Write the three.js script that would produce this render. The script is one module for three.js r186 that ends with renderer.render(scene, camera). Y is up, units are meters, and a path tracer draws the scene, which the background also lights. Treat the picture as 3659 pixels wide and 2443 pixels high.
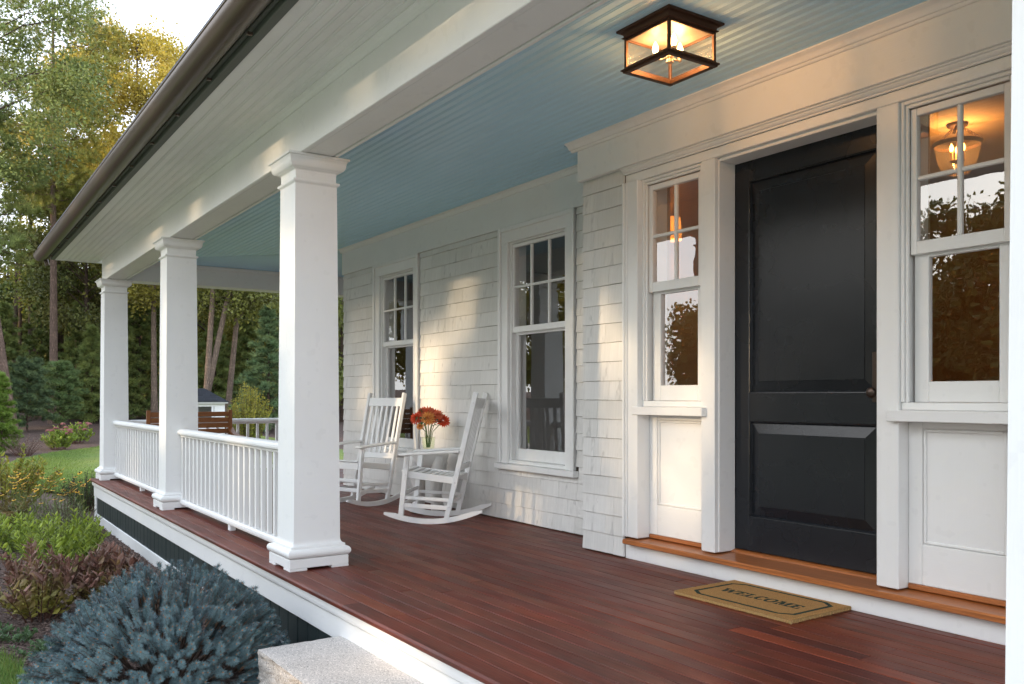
import * as THREE from 'three';
import { mergeGeometries } from 'three/addons/utils/BufferGeometryUtils.js';

// ---------------------------------------------------------------- camera, sky, sun, exposure
const scene = new THREE.Scene();
const camera = new THREE.PerspectiveCamera(43.0, 1024 / 684, 0.05, 400);
camera.position.set(0, 1.15, 0);
const YAW = 34 * Math.PI / 180;
camera.lookAt(-Math.cos(YAW), 1.15, -Math.sin(YAW));
camera.setViewOffset(1024, 684, 0, -54.2, 1024, 684);      // shifted lens: verticals stay upright

const SUN = new THREE.Vector3(-0.30, 0.178, 1).normalize();
{
  const W = 1024, H = 512, d = new Float32Array(W * H * 4);
  for (let j = 0; j < H; j++) for (let i = 0; i < W; i++) {
    const e = ((j + 0.5) / H - 0.5) * Math.PI, a = ((i + 0.5) / W - 0.5) * 2 * Math.PI;
    const y = Math.sin(e), x = Math.cos(e) * Math.cos(a), z = Math.cos(e) * Math.sin(a);
    const t = Math.pow(Math.max(y, 0), 0.55);
    const ang = Math.acos(Math.min(1, x * SUN.x + y * SUN.y + z * SUN.z)) * 180 / Math.PI;
    const g1 = 2.0 * Math.exp(-ang / 10), g2 = 0.75 * Math.exp(-ang / 30);
    const k = (j * W + i) * 4;
    d[k]     = (1.15 + (0.70 - 1.15) * t) + g1 * 1.0 + g2 * 1.0;
    d[k + 1] = (1.165 + (0.865 - 1.165) * t) + g1 * 0.88 + g2 * 0.9;
    d[k + 2] = (1.17 + (1.13 - 1.17) * t) + g1 * 0.66 + g2 * 0.74;
    d[k + 3] = 1;
  }
  const sky = new THREE.DataTexture(d, W, H, THREE.RGBAFormat, THREE.FloatType);
  sky.mapping = THREE.EquirectangularReflectionMapping; sky.magFilter = THREE.LinearFilter; sky.needsUpdate = true;
  scene.background = sky; scene.environment = sky;
}
const sun = new THREE.DirectionalLight(new THREE.Color().setRGB(1.0, 0.74, 0.46), 2.8);
sun.position.copy(SUN).multiplyScalar(60); sun.castShadow = true; sun.shadow.radius = 2.5;
Object.assign(sun.shadow.camera, { left: -45, right: 45, top: 30, bottom: -30, near: 1, far: 160 });
sun.shadow.mapSize.set(4096, 4096);
scene.add(sun, sun.target);

const renderer = new THREE.WebGLRenderer({ antialias: true });
renderer.setSize(1024, 684);
renderer.toneMapping = THREE.LinearToneMapping;
renderer.toneMappingExposure = 2.2;
renderer.shadowMap.enabled = true;

// ---------------------------------------------------------------- helpers
function rng(seed) { let a = seed >>> 0; return () => { a = (a + 0x6D2B79F5) | 0; let t = Math.imul(a ^ (a >>> 15), 1 | a); t = (t + Math.imul(t ^ (t >>> 7), 61 | t)) ^ t; return ((t ^ (t >>> 14)) >>> 0) / 4294967296; }; }
const R0 = rng(20240607);
const rr = (a, b, r = R0) => a + (b - a) * r();
const pick = (l, r = R0) => l[Math.floor(r() * l.length)];
const V = (x, y, z) => new THREE.Vector3(x, y, z);
const C = (r, g, b) => new THREE.Color().setRGB(r, g, b);
const taken = {};
function numbered(n) { if (taken[n] === undefined) { taken[n] = 0; return n; } taken[n]++; return n + '_' + String(taken[n]).padStart(3, '0'); }
function thing(name, label, category, pos = [0, 0, 0], turn = 0, group, kind) {
  const o = new THREE.Group(); o.name = numbered(name); o.position.set(...pos); o.rotation.y = turn;
  o.userData = { label, category, kind: kind || 'thing' }; if (group) o.userData.group = group; scene.add(o); return o;
}
function mesh(name, geo, mat, parent, label) {
  const m = new THREE.Mesh(Array.isArray(geo) ? merge(geo) : geo, mat); m.name = name; m.castShadow = m.receiveShadow = true;
  if (label) m.userData.label = label; parent.add(m); return m;
}
function clean(g) { const o = g.index ? g.toNonIndexed() : g; for (const k of Object.keys(o.attributes)) if (!['position', 'normal', 'uv', 'color'].includes(k)) o.deleteAttribute(k); return o; }
function merge(list) {
  const l = list.map(clean), col = l.some(g => g.attributes.color);
  for (const g of l) {
    if (!g.attributes.uv) g.setAttribute('uv', new THREE.Float32BufferAttribute(new Float32Array(g.attributes.position.count * 2), 2));
    if (col && !g.attributes.color) g.setAttribute('color', new THREE.Float32BufferAttribute(new Float32Array(g.attributes.position.count * 3).fill(1), 3));
  }
  return mergeGeometries(l);
}
// flat triangles from polygons given as corner lists
function polys(list) {
  const p = [];
  for (const f of list) for (let i = 1; i < f.length - 1; i++) p.push(...f[0], ...f[i], ...f[i + 1]);
  const g = new THREE.BufferGeometry(); g.setAttribute('position', new THREE.Float32BufferAttribute(p, 3)); g.computeVertexNormals(); return g;
}
// uv in metres from the dominant axis; along = axis that the grain (u) follows
function uvm(g, along = 'x', off = [0, 0]) {
  const p = g.attributes.position, n = g.attributes.normal, uv = new Float32Array(p.count * 2);
  for (let i = 0; i < p.count; i++) {
    const P = [p.getX(i), p.getY(i), p.getZ(i)], N = [Math.abs(n.getX(i)), Math.abs(n.getY(i)), Math.abs(n.getZ(i))];
    const d = N[0] > N[1] && N[0] > N[2] ? 0 : N[1] > N[2] ? 1 : 2, a = 'xyz'.indexOf(along);
    let u, v;
    if (d === a) { u = P[(a + 1) % 3]; v = P[(a + 2) % 3]; } else { u = P[a]; v = P[3 - a - d]; }
    uv[i * 2] = u + off[0]; uv[i * 2 + 1] = v + off[1];
  }
  g.setAttribute('uv', new THREE.BufferAttribute(uv, 2)); return g;
}
// box with chamfered edges between two corners
function cb(x0, x1, y0, y1, z0, z1, c = 0.004, along = null, off) {
  c = Math.min(c, (x1 - x0) / 2.2, (y1 - y0) / 2.2, (z1 - z0) / 2.2);
  const X = [x0, x1], Y = [y0, y1], Z = [z0, z1], s = [1, -1];
  const pt = (i, j, k, a) => { const q = [X[i], Y[j], Z[k]], sg = [s[i], s[j], s[k]]; for (let m = 0; m < 3; m++) if (m !== a) q[m] += sg[m] * c; return q; };
  const F = [];
  for (const i of [0, 1]) {
    const o = l => i ? l : l.reverse();
    F.push(o([pt(i, 0, 0, 0), pt(i, 1, 0, 0), pt(i, 1, 1, 0), pt(i, 0, 1, 0)]));
    F.push(o([pt(0, i, 0, 1), pt(0, i, 1, 1), pt(1, i, 1, 1), pt(1, i, 0, 1)]));
    F.push(o([pt(0, 0, i, 2), pt(1, 0, i, 2), pt(1, 1, i, 2), pt(0, 1, i, 2)]));
  }
  const ed = (l, flip) => F.push(flip ? l.reverse() : l);
  for (const i of [0, 1]) for (const j of [0, 1]) {
    ed([pt(i, j, 0, 0), pt(i, j, 0, 1), pt(i, j, 1, 1), pt(i, j, 1, 0)], i !== j);
    ed([pt(i, 0, j, 2), pt(i, 1, j, 2), pt(i, 1, j, 0), pt(i, 0, j, 0)], i !== j);
    ed([pt(0, i, j, 1), pt(1, i, j, 1), pt(1, i, j, 2), pt(0, i, j, 2)], i !== j);
  }
  for (const i of [0, 1]) for (const j of [0, 1]) for (const k of [0, 1]) ed([pt(i, j, k, 0), pt(i, j, k, 1), pt(i, j, k, 2)], (i + j + k) % 2 === 0);
  const g = polys(F);
  // make every face point outwards
  const p = g.attributes.position, cx = (x0 + x1) / 2, cy = (y0 + y1) / 2, cz = (z0 + z1) / 2;
  for (let t = 0; t < p.count; t += 3) {
    const a = V(0, 0, 0).fromBufferAttribute(p, t), b = V(0, 0, 0).fromBufferAttribute(p, t + 1), d = V(0, 0, 0).fromBufferAttribute(p, t + 2);
    const n = b.clone().sub(a).cross(d.clone().sub(a)), m = a.clone().add(b).add(d).divideScalar(3).sub(V(cx, cy, cz));
    m.x /= x1 - x0; m.y /= y1 - y0; m.z /= z1 - z0; n.x *= x1 - x0; n.y *= y1 - y0; n.z *= z1 - z0;
    if (n.dot(m) < 0) { p.setXYZ(t + 1, d.x, d.y, d.z); p.setXYZ(t + 2, b.x, b.y, b.z); }
  }
  g.computeVertexNormals();
  if (!along) { const L = [x1 - x0, y1 - y0, z1 - z0]; along = 'xyz'[L.indexOf(Math.max(...L))]; }
  return uvm(g, along, off || [rr(0, 3), rr(0, 3)]);
}
// profile (list of [out, up]) swept round a square plan of half size 0: used for bases and capitals
function squareSweep(profile, cx, cz) {
  const F = [], co = [[1, 1], [-1, 1], [-1, -1], [1, -1]];
  for (let s = 0; s < 4; s++) {
    const a = co[s], b = co[(s + 1) % 4];
    for (let i = 0; i < profile.length - 1; i++) {
      const [r0, y0] = profile[i], [r1, y1] = profile[i + 1];
      F.push([[cx + a[0] * r0, y0, cz + a[1] * r0], [cx + a[0] * r1, y1, cz + a[1] * r1], [cx + b[0] * r1, y1, cz + b[1] * r1], [cx + b[0] * r0, y0, cz + b[1] * r0]]);
    }
  }
  for (const [i, up] of [[0, 0], [profile.length - 1, 1]]) { const [r, y] = profile[i]; const l = co.map(q => [cx + q[0] * r, y, cz + q[1] * r]); F.push(up ? l.reverse() : l); }
  const g = polys(F); const p = g.attributes.position; const ym = (profile[0][1] + profile[profile.length - 1][1]) / 2;
  for (let t = 0; t < p.count; t += 3) {
    const a = V(0, 0, 0).fromBufferAttribute(p, t), b = V(0, 0, 0).fromBufferAttribute(p, t + 1), d = V(0, 0, 0).fromBufferAttribute(p, t + 2);
    const n = b.clone().sub(a).cross(d.clone().sub(a)), m = a.clone().add(b).add(d).divideScalar(3).sub(V(cx, ym, cz));
    const flatUp = Math.abs(n.x) + Math.abs(n.z) < 1e-9;
    if ((flatUp ? n.y * m.y : n.x * m.x + n.z * m.z) < 0) { p.setXYZ(t + 1, d.x, d.y, d.z); p.setXYZ(t + 2, b.x, b.y, b.z); }
  }
  g.computeVertexNormals(); return uvm(g, 'y');
}
// profile (closed list of [z, y]) run along x, or along z when turned
function runX(profile, x0, x1, flip) {
  const sh = new THREE.Shape(profile.map(q => new THREE.Vector2(q[0], q[1])));
  const g = new THREE.ExtrudeGeometry(sh, { depth: x1 - x0, bevelEnabled: false });
  const m = new THREE.Matrix4().set(0, 0, 1, x0, 0, 1, 0, 0, 1, 0, 0, 0, 0, 0, 0, 1);   // (z, y, along) -> (along, y, z): mirrored, so faces are turned below
  g.applyMatrix4(m); const h = clean(g), p = h.attributes.position;
  for (let t = 0; t < p.count; t += 3) { const b = [p.getX(t + 1), p.getY(t + 1), p.getZ(t + 1)]; p.setXYZ(t + 1, p.getX(t + 2), p.getY(t + 2), p.getZ(t + 2)); p.setXYZ(t + 2, ...b); }
  h.computeVertexNormals(); return uvm(h, 'x', [rr(0, 3), rr(0, 3)]);
}
function tube(pts, rad, seg = 8, cap = true) {
  const P = pts.map(p => p.isVector3 ? p : V(...p)), pos = [], idx = [], uv = []; let up = V(0.3, 0.1, 0.95), L = 0;
  P.forEach((p, i) => {
    const t = (P[Math.min(i + 1, P.length - 1)].clone().sub(P[Math.max(i - 1, 0)])).normalize();
    const a = up.clone().addScaledVector(t, -up.dot(t)).normalize(), b = t.clone().cross(a); up = a;
    if (i) L += p.distanceTo(P[i - 1]);
    const r = Array.isArray(rad) ? rad[i] : rad;
    for (let s = 0; s <= seg; s++) { const q = s / seg * Math.PI * 2; pos.push(p.x + (a.x * Math.cos(q) + b.x * Math.sin(q)) * r, p.y + (a.y * Math.cos(q) + b.y * Math.sin(q)) * r, p.z + (a.z * Math.cos(q) + b.z * Math.sin(q)) * r); uv.push(L, s / seg * r * 6.28); }
  });
  for (let i = 0; i < P.length - 1; i++) for (let s = 0; s < seg; s++) { const a = i * (seg + 1) + s, b = a + seg + 1; idx.push(a, a + 1, b, b, a + 1, b + 1); }
  if (cap) for (const [i, f] of [[0, 0], [P.length - 1, 1]]) { const c = pos.length / 3; pos.push(P[i].x, P[i].y, P[i].z); uv.push(0, 0); for (let s = 0; s < seg; s++) { const a = i * (seg + 1) + s; f ? idx.push(a, a + 1, c) : idx.push(a + 1, a, c); } }
  const g = new THREE.BufferGeometry(); g.setAttribute('position', new THREE.Float32BufferAttribute(pos, 3)); g.setAttribute('uv', new THREE.Float32BufferAttribute(uv, 2)); g.setIndex(idx); g.computeVertexNormals(); return g;
}
const at = (g, x = 0, y = 0, z = 0, ry = 0) => { if (ry) g.rotateY(ry); g.translate(x, y, z); return g; };

// ---------------------------------------------------------------- noise and textures
const PERM = new Uint8Array(512); { const r = rng(77), p = [...Array(256).keys()]; for (let i = 255; i > 0; i--) { const j = Math.floor(r() * (i + 1)); [p[i], p[j]] = [p[j], p[i]]; } for (let i = 0; i < 512; i++) PERM[i] = p[i & 255]; }
function vn(x, y, px, py) {   // value noise that repeats after px, py cells
  const xi = Math.floor(x), yi = Math.floor(y), fx = x - xi, fy = y - yi, u = fx * fx * (3 - 2 * fx), v = fy * fy * (3 - 2 * fy);
  const h = (a, b) => PERM[(PERM[((a % px) + px) % px & 255] + ((b % py) + py) % py) & 255] / 255;
  const a = h(xi, yi), b = h(xi + 1, yi), c = h(xi, yi + 1), d = h(xi + 1, yi + 1);
  return (a + (b - a) * u) + ((c + (d - c) * u) - (a + (b - a) * u)) * v;
}
function fbm(u, v, fx, fy, oct = 4) { let s = 0, a = 0.5, t = 0; for (let o = 0; o < oct; o++) { s += a * vn(u * fx, v * fy, fx, fy); t += a; a *= 0.55; fx *= 2; fy *= 2; } return s / t; }
function tex(w, h, mu, mv, fn, srgb = true) {   // fn(u,v) -> [r,g,b] in 0..1 (display values), the map covers mu x mv metres
  const d = new Uint8Array(w * h * 4);
  for (let j = 0; j < h; j++) for (let i = 0; i < w; i++) { const c = fn((i + 0.5) / w, (j + 0.5) / h), k = (j * w + i) * 4; for (let q = 0; q < 3; q++) d[k + q] = Math.max(0, Math.min(255, Math.round((c.length ? c[q] : c) * 255))); d[k + 3] = 255; }
  const t = new THREE.DataTexture(d, w, h); t.wrapS = t.wrapT = THREE.RepeatWrapping; t.magFilter = THREE.LinearFilter; t.minFilter = THREE.LinearMipmapLinearFilter; t.generateMipmaps = true;
  t.repeat.set(1 / mu, 1 / mv); if (srgb) t.colorSpace = THREE.SRGBColorSpace; t.needsUpdate = true; return t;
}
const grainMap = tex(1024, 512, 1.6, 0.4, (u, v) => { const w = fbm(u, v, 3, 6, 3); const g = fbm(u, (v + w * 0.12) % 1, 4, 96, 3), f = fbm(u, v, 10, 220, 2), b = fbm(u, v, 5, 7, 3); const k = 0.56 + 0.30 * g + 0.14 * f - 0.10 * (1 - b); return [k * 1.12, k * 1.10, k * 1.08]; });
const grainBump = tex(512, 512, 1.6, 0.4, (u, v) => fbm(u, v, 4, 110, 3), false);
const brushBump = tex(512, 512, 0.8, 0.25, (u, v) => 0.6 * fbm(u, v, 4, 90, 2) + 0.4 * fbm(u, v, 9, 9, 3), false);
const paintTint = tex(512, 512, 2.3, 2.3, (u, v) => { const n = fbm(u, v, 5, 5, 4), s = fbm(u, v, 40, 40, 2); const k = 0.955 + 0.05 * n - (s > 0.78 ? 0.015 : 0); return [k, k, k * 0.995]; });
const paintRough = tex(256, 256, 1.7, 1.7, (u, v) => 0.75 + 0.25 * fbm(u, v, 6, 6, 4), false);
const shingleMap = tex(1024, 1024, 1.2, 1.2, (u, v) => {
  const g = fbm(u, v, 120, 4, 3), f = fbm(u, v, 260, 14, 2), b = fbm(u, v, 5, 6, 4), s = fbm(u, v, 22, 9, 4);
  let k = 0.945 + 0.05 * g + 0.02 * f - 0.05 * (1 - b);
  const m = Math.max(0, s - 0.64) * Math.max(0, b - 0.5) * 7; k -= Math.min(0.13, m) * (0.4 + 0.6 * f);
  return [k, k, k * 0.992];
});
const shingleBump = tex(512, 512, 0.6, 0.6, (u, v) => 0.7 * fbm(u, v, 90, 3, 3) + 0.3 * fbm(u, v, 200, 20, 2), false);
const waveBump = tex(256, 256, 0.9, 0.9, (u, v) => fbm(u, v, 4, 3, 2), false);
const deckMap = tex(1024, 512, 2.4, 0.6, (u, v) => { const w = fbm(u, v, 3, 6, 3), g = fbm(u, (v + w * 0.12) % 1, 5, 110, 3), f = fbm(u, v, 12, 240, 2), b = fbm(u, v, 4, 5, 4), d = fbm((u + 0.4) % 1, (v + 0.2) % 1, 7, 11, 4), s = fbm(u, v, 160, 90, 2); let k = 0.50 + 0.24 * g + 0.10 * f + 0.34 * (b - 0.35); const a = Math.max(0, d - 0.52) * 1.3; k *= 1 - 0.5 * a; if (s > 0.80) k += 0.16; return [k * 1.18, k * (1.06 + 0.25 * a), k * (1.02 + 0.35 * a)]; });
const deckRough = tex(512, 256, 2.1, 0.8, (u, v) => 0.62 + 0.55 * fbm(u, v, 5, 7, 4), false);
const graniteMap = tex(1024, 1024, 0.7, 0.7, (u, v) => { const a = fbm(u, v, 150, 150, 2), b = fbm((u + 0.37) % 1, (v + 0.11) % 1, 110, 110, 2), c = fbm(u, v, 9, 9, 3); let k = 0.76 + 0.09 * (c - 0.5); if (a > 0.66) k -= 0.30 * Math.min(1, (a - 0.66) * 7); if (b > 0.64) k += 0.12; return [k * 1.0, k * 0.975, k * 0.95]; });
const graniteBump = tex(512, 512, 0.5, 0.5, (u, v) => 0.5 * fbm(u, v, 14, 14, 4) + 0.5 * fbm(u, v, 90, 90, 2), false);
const barkMap = tex(512, 512, 1.2, 0.5, (u, v) => { const a = fbm(u, v, 9, 26, 4), b = fbm(u, v, 3, 3, 3); const k = 0.42 + 0.55 * Math.abs(a - 0.5) * 2 + 0.15 * b; return [k, k * 0.92, k * 0.86]; });
const barkBump = tex(512, 512, 1.2, 0.5, (u, v) => Math.abs(fbm(u, v, 9, 26, 4) - 0.5) * 2, false);
const mulchMap = tex(1024, 1024, 1.5, 1.5, (u, v) => { const a = fbm(u, v, 60, 24, 3), b = fbm((u + 0.3) % 1, v, 26, 70, 3), c = fbm(u, v, 5, 5, 4); const k = 0.20 + 0.34 * Math.max(a, b) * (0.7 + 0.5 * c); return [k * 1.12, k * 0.92, k * 0.84]; });
const mulchBump = tex(512, 512, 0.75, 0.75, (u, v) => Math.max(fbm(u, v, 60, 24, 3), fbm(u, v, 26, 66, 3)), false);
const lawnMap = tex(1024, 1024, 5, 5, (u, v) => { const a = fbm(u, v, 7, 7, 4), b = fbm(u, v, 90, 90, 3), c = fbm(u, v, 22, 22, 3); const k = 0.40 + 0.22 * b + 0.10 * (c - 0.5); return [k * (0.78 + 0.22 * a), k * (0.98 + 0.08 * a), k * 0.42]; });
const lawnBump = tex(512, 512, 1.2, 1.2, (u, v) => fbm(u, v, 80, 80, 3), false);
const leatherMap = tex(512, 512, 3, 3, (u, v) => { const a = fbm(u, v, 40, 40, 3), b = fbm(u, v, 6, 6, 4); const k = 0.20 + 0.30 * a * (0.6 + 0.7 * b); return [k * 1.25, k * 0.95, k * 0.72]; });
const coirMap = (() => {
  const cv = document.createElement('canvas'); cv.width = 1024; cv.height = 680; const x = cv.getContext('2d');
  x.fillStyle = '#b98a4c'; x.fillRect(0, 0, 1024, 680);
  const r = rng(5); for (let i = 0; i < 26000; i++) { const l = r(); x.fillStyle = `rgba(${l > 0.5 ? '226,182,116' : '104,66,30'},${0.10 + 0.22 * r()})`; x.fillRect(r() * 1024, r() * 680, 2 + r() * 4, 2 + r() * 4); }
  x.strokeStyle = '#102a1b'; x.lineWidth = 30; const a = 84, b = 84, k = 84; x.beginPath();
  x.moveTo(a + k, b); x.lineTo(1024 - a - k, b); x.lineTo(1024 - a, b + k * 0.7); x.lineTo(1024 - a, 680 - b - k * 0.7); x.lineTo(1024 - a - k, 680 - b); x.lineTo(a + k, 680 - b); x.lineTo(a, 680 - b - k * 0.7); x.lineTo(a, b + k * 0.7); x.closePath(); x.stroke();
  x.fillStyle = x.strokeStyle = '#102a1b'; x.lineWidth = 7; x.font = 'bold 140px serif'; x.textAlign = 'center'; x.textBaseline = 'middle'; x.fillText('WELCOME', 512, 345, 690); x.strokeText('WELCOME', 512, 345, 690);
  for (let i = 0; i < 14000; i++) { x.fillStyle = `rgba(${r() > 0.5 ? '206,160,96' : '74,50,26'},${0.08 + 0.2 * r()})`; x.fillRect(r() * 1024, r() * 680, 2 + r() * 3, 2 + r() * 3); }
  const t = new THREE.CanvasTexture(cv); t.colorSpace = THREE.SRGBColorSpace; return t;
})();
const coirBump = tex(256, 256, 0.12, 0.12, (u, v) => fbm(u, v, 40, 40, 2), false);
const roofMap = tex(512, 512, 2, 2, (u, v) => { const k = 0.34 + 0.2 * fbm(u, v, 70, 70, 2) + 0.1 * fbm(u, v, 8, 8, 3); return [k * 0.95, k, k * 1.1]; });

// ---------------------------------------------------------------- materials (real base colours)
const std = o => new THREE.MeshStandardMaterial(o), phy = o => new THREE.MeshPhysicalMaterial(o);
const M = {
  white: std({ color: C(0.825, 0.825, 0.82), map: paintTint, roughness: 0.55, roughnessMap: paintRough, bumpMap: brushBump, bumpScale: 0.0006 }),
  whiteChair: std({ color: C(0.84, 0.84, 0.84), map: paintTint, roughness: 0.42, bumpMap: brushBump, bumpScale: 0.00015 }),
  ceiling: std({ color: C(0.50, 0.765, 0.95), map: paintTint, roughness: 0.45, roughnessMap: paintRough, bumpMap: brushBump, bumpScale: 0.00015 }),
  door: std({ color: C(0.007, 0.009, 0.013), roughness: 0.31, roughnessMap: paintRough, bumpMap: grainBump, bumpScale: 0.0003 }),
  skirt: std({ color: C(0.020, 0.031, 0.031), roughness: 0.5, bumpMap: grainBump, bumpScale: 0.001 }),
  sill: phy({ color: C(0.60, 0.20, 0.050), map: grainMap, roughness: 0.4, clearcoat: 0.5, clearcoatRoughness: 0.25, bumpMap: grainBump, bumpScale: 0.00015 }),
  bench: std({ color: C(0.34, 0.125, 0.030), map: grainMap, roughness: 0.5, bumpMap: grainBump, bumpScale: 0.0006 }),
  bronze: std({ color: C(0.11, 0.082, 0.064), metalness: 0.55, roughness: 0.38, map: paintTint }),
  darkTrim: std({ color: C(0.10, 0.112, 0.095), roughness: 0.6 }),
  lanternMetal: std({ color: C(0.085, 0.045, 0.028), metalness: 0.6, roughness: 0.5 }),
  knob: std({ color: C(0.075, 0.055, 0.046), metalness: 0.85, roughness: 0.33 }),
  pane: phy({ color: C(1, 1, 1), transmission: 1, thickness: 0, roughness: 0, ior: 2.4, bumpMap: waveBump, bumpScale: 0.00015 }),
  lampPane: phy({ color: C(0.98, 0.96, 0.92), transmission: 1, thickness: 0, roughness: 0, ior: 1.5, bumpMap: graniteBump, bumpScale: 0.0008 }),
  granite: std({ color: C(0.90, 0.885, 0.87), map: graniteMap, roughness: 0.8, bumpMap: graniteBump, bumpScale: 0.0015 }),
  graniteRough: std({ color: C(0.80, 0.76, 0.71), map: graniteMap, roughness: 0.92, bumpMap: graniteBump, bumpScale: 0.012 }),
  bark: std({ color: C(0.27, 0.21, 0.18), map: barkMap, roughness: 0.95, bumpMap: barkBump, bumpScale: 0.03 }),
  barkPine: std({ color: C(0.50, 0.40, 0.35), map: barkMap, roughness: 0.95, bumpMap: barkBump, bumpScale: 0.03 }),
  barkPale: std({ color: C(0.58, 0.50, 0.43), map: barkMap, roughness: 0.9, bumpMap: barkBump, bumpScale: 0.012 }),
  ground: std({ color: C(0.55, 0.50, 0.47), map: mulchMap, roughness: 0.97, bumpMap: mulchBump, bumpScale: 0.02 }),
  litter: std({ color: C(0.55, 0.5, 0.45), map: leatherMap, roughness: 0.97 }),
  lawn: std({ color: C(0.80, 0.78, 0.80), map: lawnMap, roughness: 0.95, bumpMap: lawnBump, bumpScale: 0.02 }),
  mulchChip: std({ color: C(1, 1, 1), roughness: 0.95 }),
  roofing: std({ color: C(0.5, 0.5, 0.52), map: roofMap, roughness: 0.9 }),
  wallIn: std({ color: C(0.50, 0.36, 0.22), roughness: 0.8 }),
  sheathing: std({ color: C(0.09, 0.065, 0.048), roughness: 0.9 }),
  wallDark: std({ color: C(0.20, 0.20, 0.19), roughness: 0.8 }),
  floorIn: std({ color: C(0.20, 0.09, 0.04), map: grainMap, roughness: 0.4 }),
  stone: std({ color: C(0.68, 0.66, 0.63), roughness: 0.5, bumpMap: graniteBump, bumpScale: 0.002 }),
};
const GREY = [0.80, 0.86, 0.92, 0.97];
const deckMats = [[0.18, 0.045, 0.024], [0.20, 0.050, 0.025], [0.155, 0.041, 0.025], [0.21, 0.057, 0.025], [0.165, 0.038, 0.023], [0.175, 0.051, 0.028], [0.30, 0.072, 0.029]].map(c => phy({ color: C(...c), map: deckMap, roughness: 0.52, roughnessMap: deckRough, specularIntensity: 0.7, bumpMap: grainBump, bumpScale: 0.0013 }));
const shingleMats = [[0.79, 0.78, 0.765], [0.765, 0.755, 0.74], [0.80, 0.79, 0.775], [0.75, 0.74, 0.72], [0.775, 0.77, 0.76]].map((c, i) => { const t = shingleMap.clone(); t.offset.set(i * 0.23, i * 0.37); return std({ color: C(...c), map: t, roughness: 0.8, bumpMap: shingleBump, bumpScale: 0.0022 }); });
const leafMat = (o = {}) => phy({ color: C(1, 1, 1), roughness: 0.9, transmission: 0.3, thickness: 0, side: THREE.DoubleSide, ...o });
M.leaf = leafMat(); M.leafGloss = leafMat({ transmission: 0.15, roughness: 0.55 }); M.needle = std({ color: C(1, 1, 1), roughness: 0.75, side: THREE.DoubleSide });
M.grass = leafMat({ color: C(0.13, 0.22, 0.035), transmission: 0.25 });

// ================================================================ ground
function groundY(x, z) {
  const d = Math.hypot(x, z), far = Math.max(0, -x - 31);            // the wood floor rises gently beyond the lawn
  let y = -0.6 + Math.min(2.2, far * 0.045) + 0.05 * Math.sin(x * 0.21 + 1) * Math.sin(z * 0.17) * Math.min(1, Math.max(0, d - 12) / 12);
  return y;
}
{
  const xs = [], zs = []; for (let x = -190; x <= 130; x += (x > -60 && x < 20 ? 2 : 10)) xs.push(x); for (let z = -150; z <= 150; z += (z > -40 && z < 40 ? 2 : 10)) zs.push(z);
  const p = [], idx = []; for (const z of zs) for (const x of xs) p.push(x, groundY(x, z), z);
  for (let j = 0; j < zs.length - 1; j++) for (let i = 0; i < xs.length - 1; i++) { const a = j * xs.length + i, b = a + xs.length; idx.push(a, b, a + 1, b, b + 1, a + 1); }
  const g = new THREE.BufferGeometry(); g.setAttribute('position', new THREE.Float32BufferAttribute(p, 3)); g.setIndex(idx); g.computeVertexNormals();
  const h = clean(g), q = h.attributes.position, uv = new Float32Array(q.count * 2); for (let i = 0; i < q.count; i++) { uv[2 * i] = q.getX(i); uv[2 * i + 1] = q.getZ(i); }
  h.setAttribute('uv', new THREE.BufferAttribute(uv, 2));
  const o = mesh('mulch_ground', h, M.ground, scene); o.userData = { kind: 'structure', label: 'brown shredded mulch ground around the porch and under the trees', category: 'ground' };
}
function inPoly(x, z, P) { let c = false; for (let i = 0, j = P.length - 1; i < P.length; j = i++) { const [a, b] = P[i], [d, e] = P[j]; if ((b > z) !== (e > z) && x < (d - a) * (z - b) / (e - b) + a) c = !c; } return c; }
const LAWN_FAR = [[-15.6, -2.3], [-15.9, -10], [-34, -11], [-33.2, -7.5], [-31.8, -4.9], [-29.6, -3.2], [-26.5, -2.0], [-23, -1.3], [-19.4, -1.35], [-17.2, -1.9]];
const LAWN_YARD = [[24, -0.5], [2, -0.5], [-5.7, -0.52], [-6.3, -0.5], [-6.75, -0.38], [-7.4, -0.1], [-8.4, 0.5], [-10, 1.1], [-14, 1.8], [-22, 2.4], [-30, 4], [-36, 12], [-34, 30], [-10, 42], [24, 40]];
function sheet(name, P, lift, mat, label, category) {
  const sh = new THREE.Shape(); sh.moveTo(P[0][0], -P[0][1]); const cur = new THREE.SplineCurve([...P, P[0]].map(q => new THREE.Vector2(q[0], -q[1]))).getPoints(90);
  const g = new THREE.ShapeGeometry(new THREE.Shape(P.length > 12 ? P.map(q => new THREE.Vector2(q[0], -q[1])) : cur)); g.rotateX(-Math.PI / 2);
  const p = g.attributes.position, uv = g.attributes.uv; for (let i = 0; i < p.count; i++) { p.setY(i, groundY(p.getX(i), p.getZ(i)) + lift); uv.setXY(i, p.getX(i), p.getZ(i)); }
  g.computeVertexNormals(); const o = mesh(name, g, mat, scene); o.userData = { kind: 'structure', label, category }; return o;
}
sheet('lawn', LAWN_FAR, 0.06, M.lawn, 'mown green lawn curving past the far end of the porch', 'lawn');
sheet('front_lawn', LAWN_YARD, 0.04, M.lawn, 'mown green lawn in front of the porch bed', 'lawn');

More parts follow.
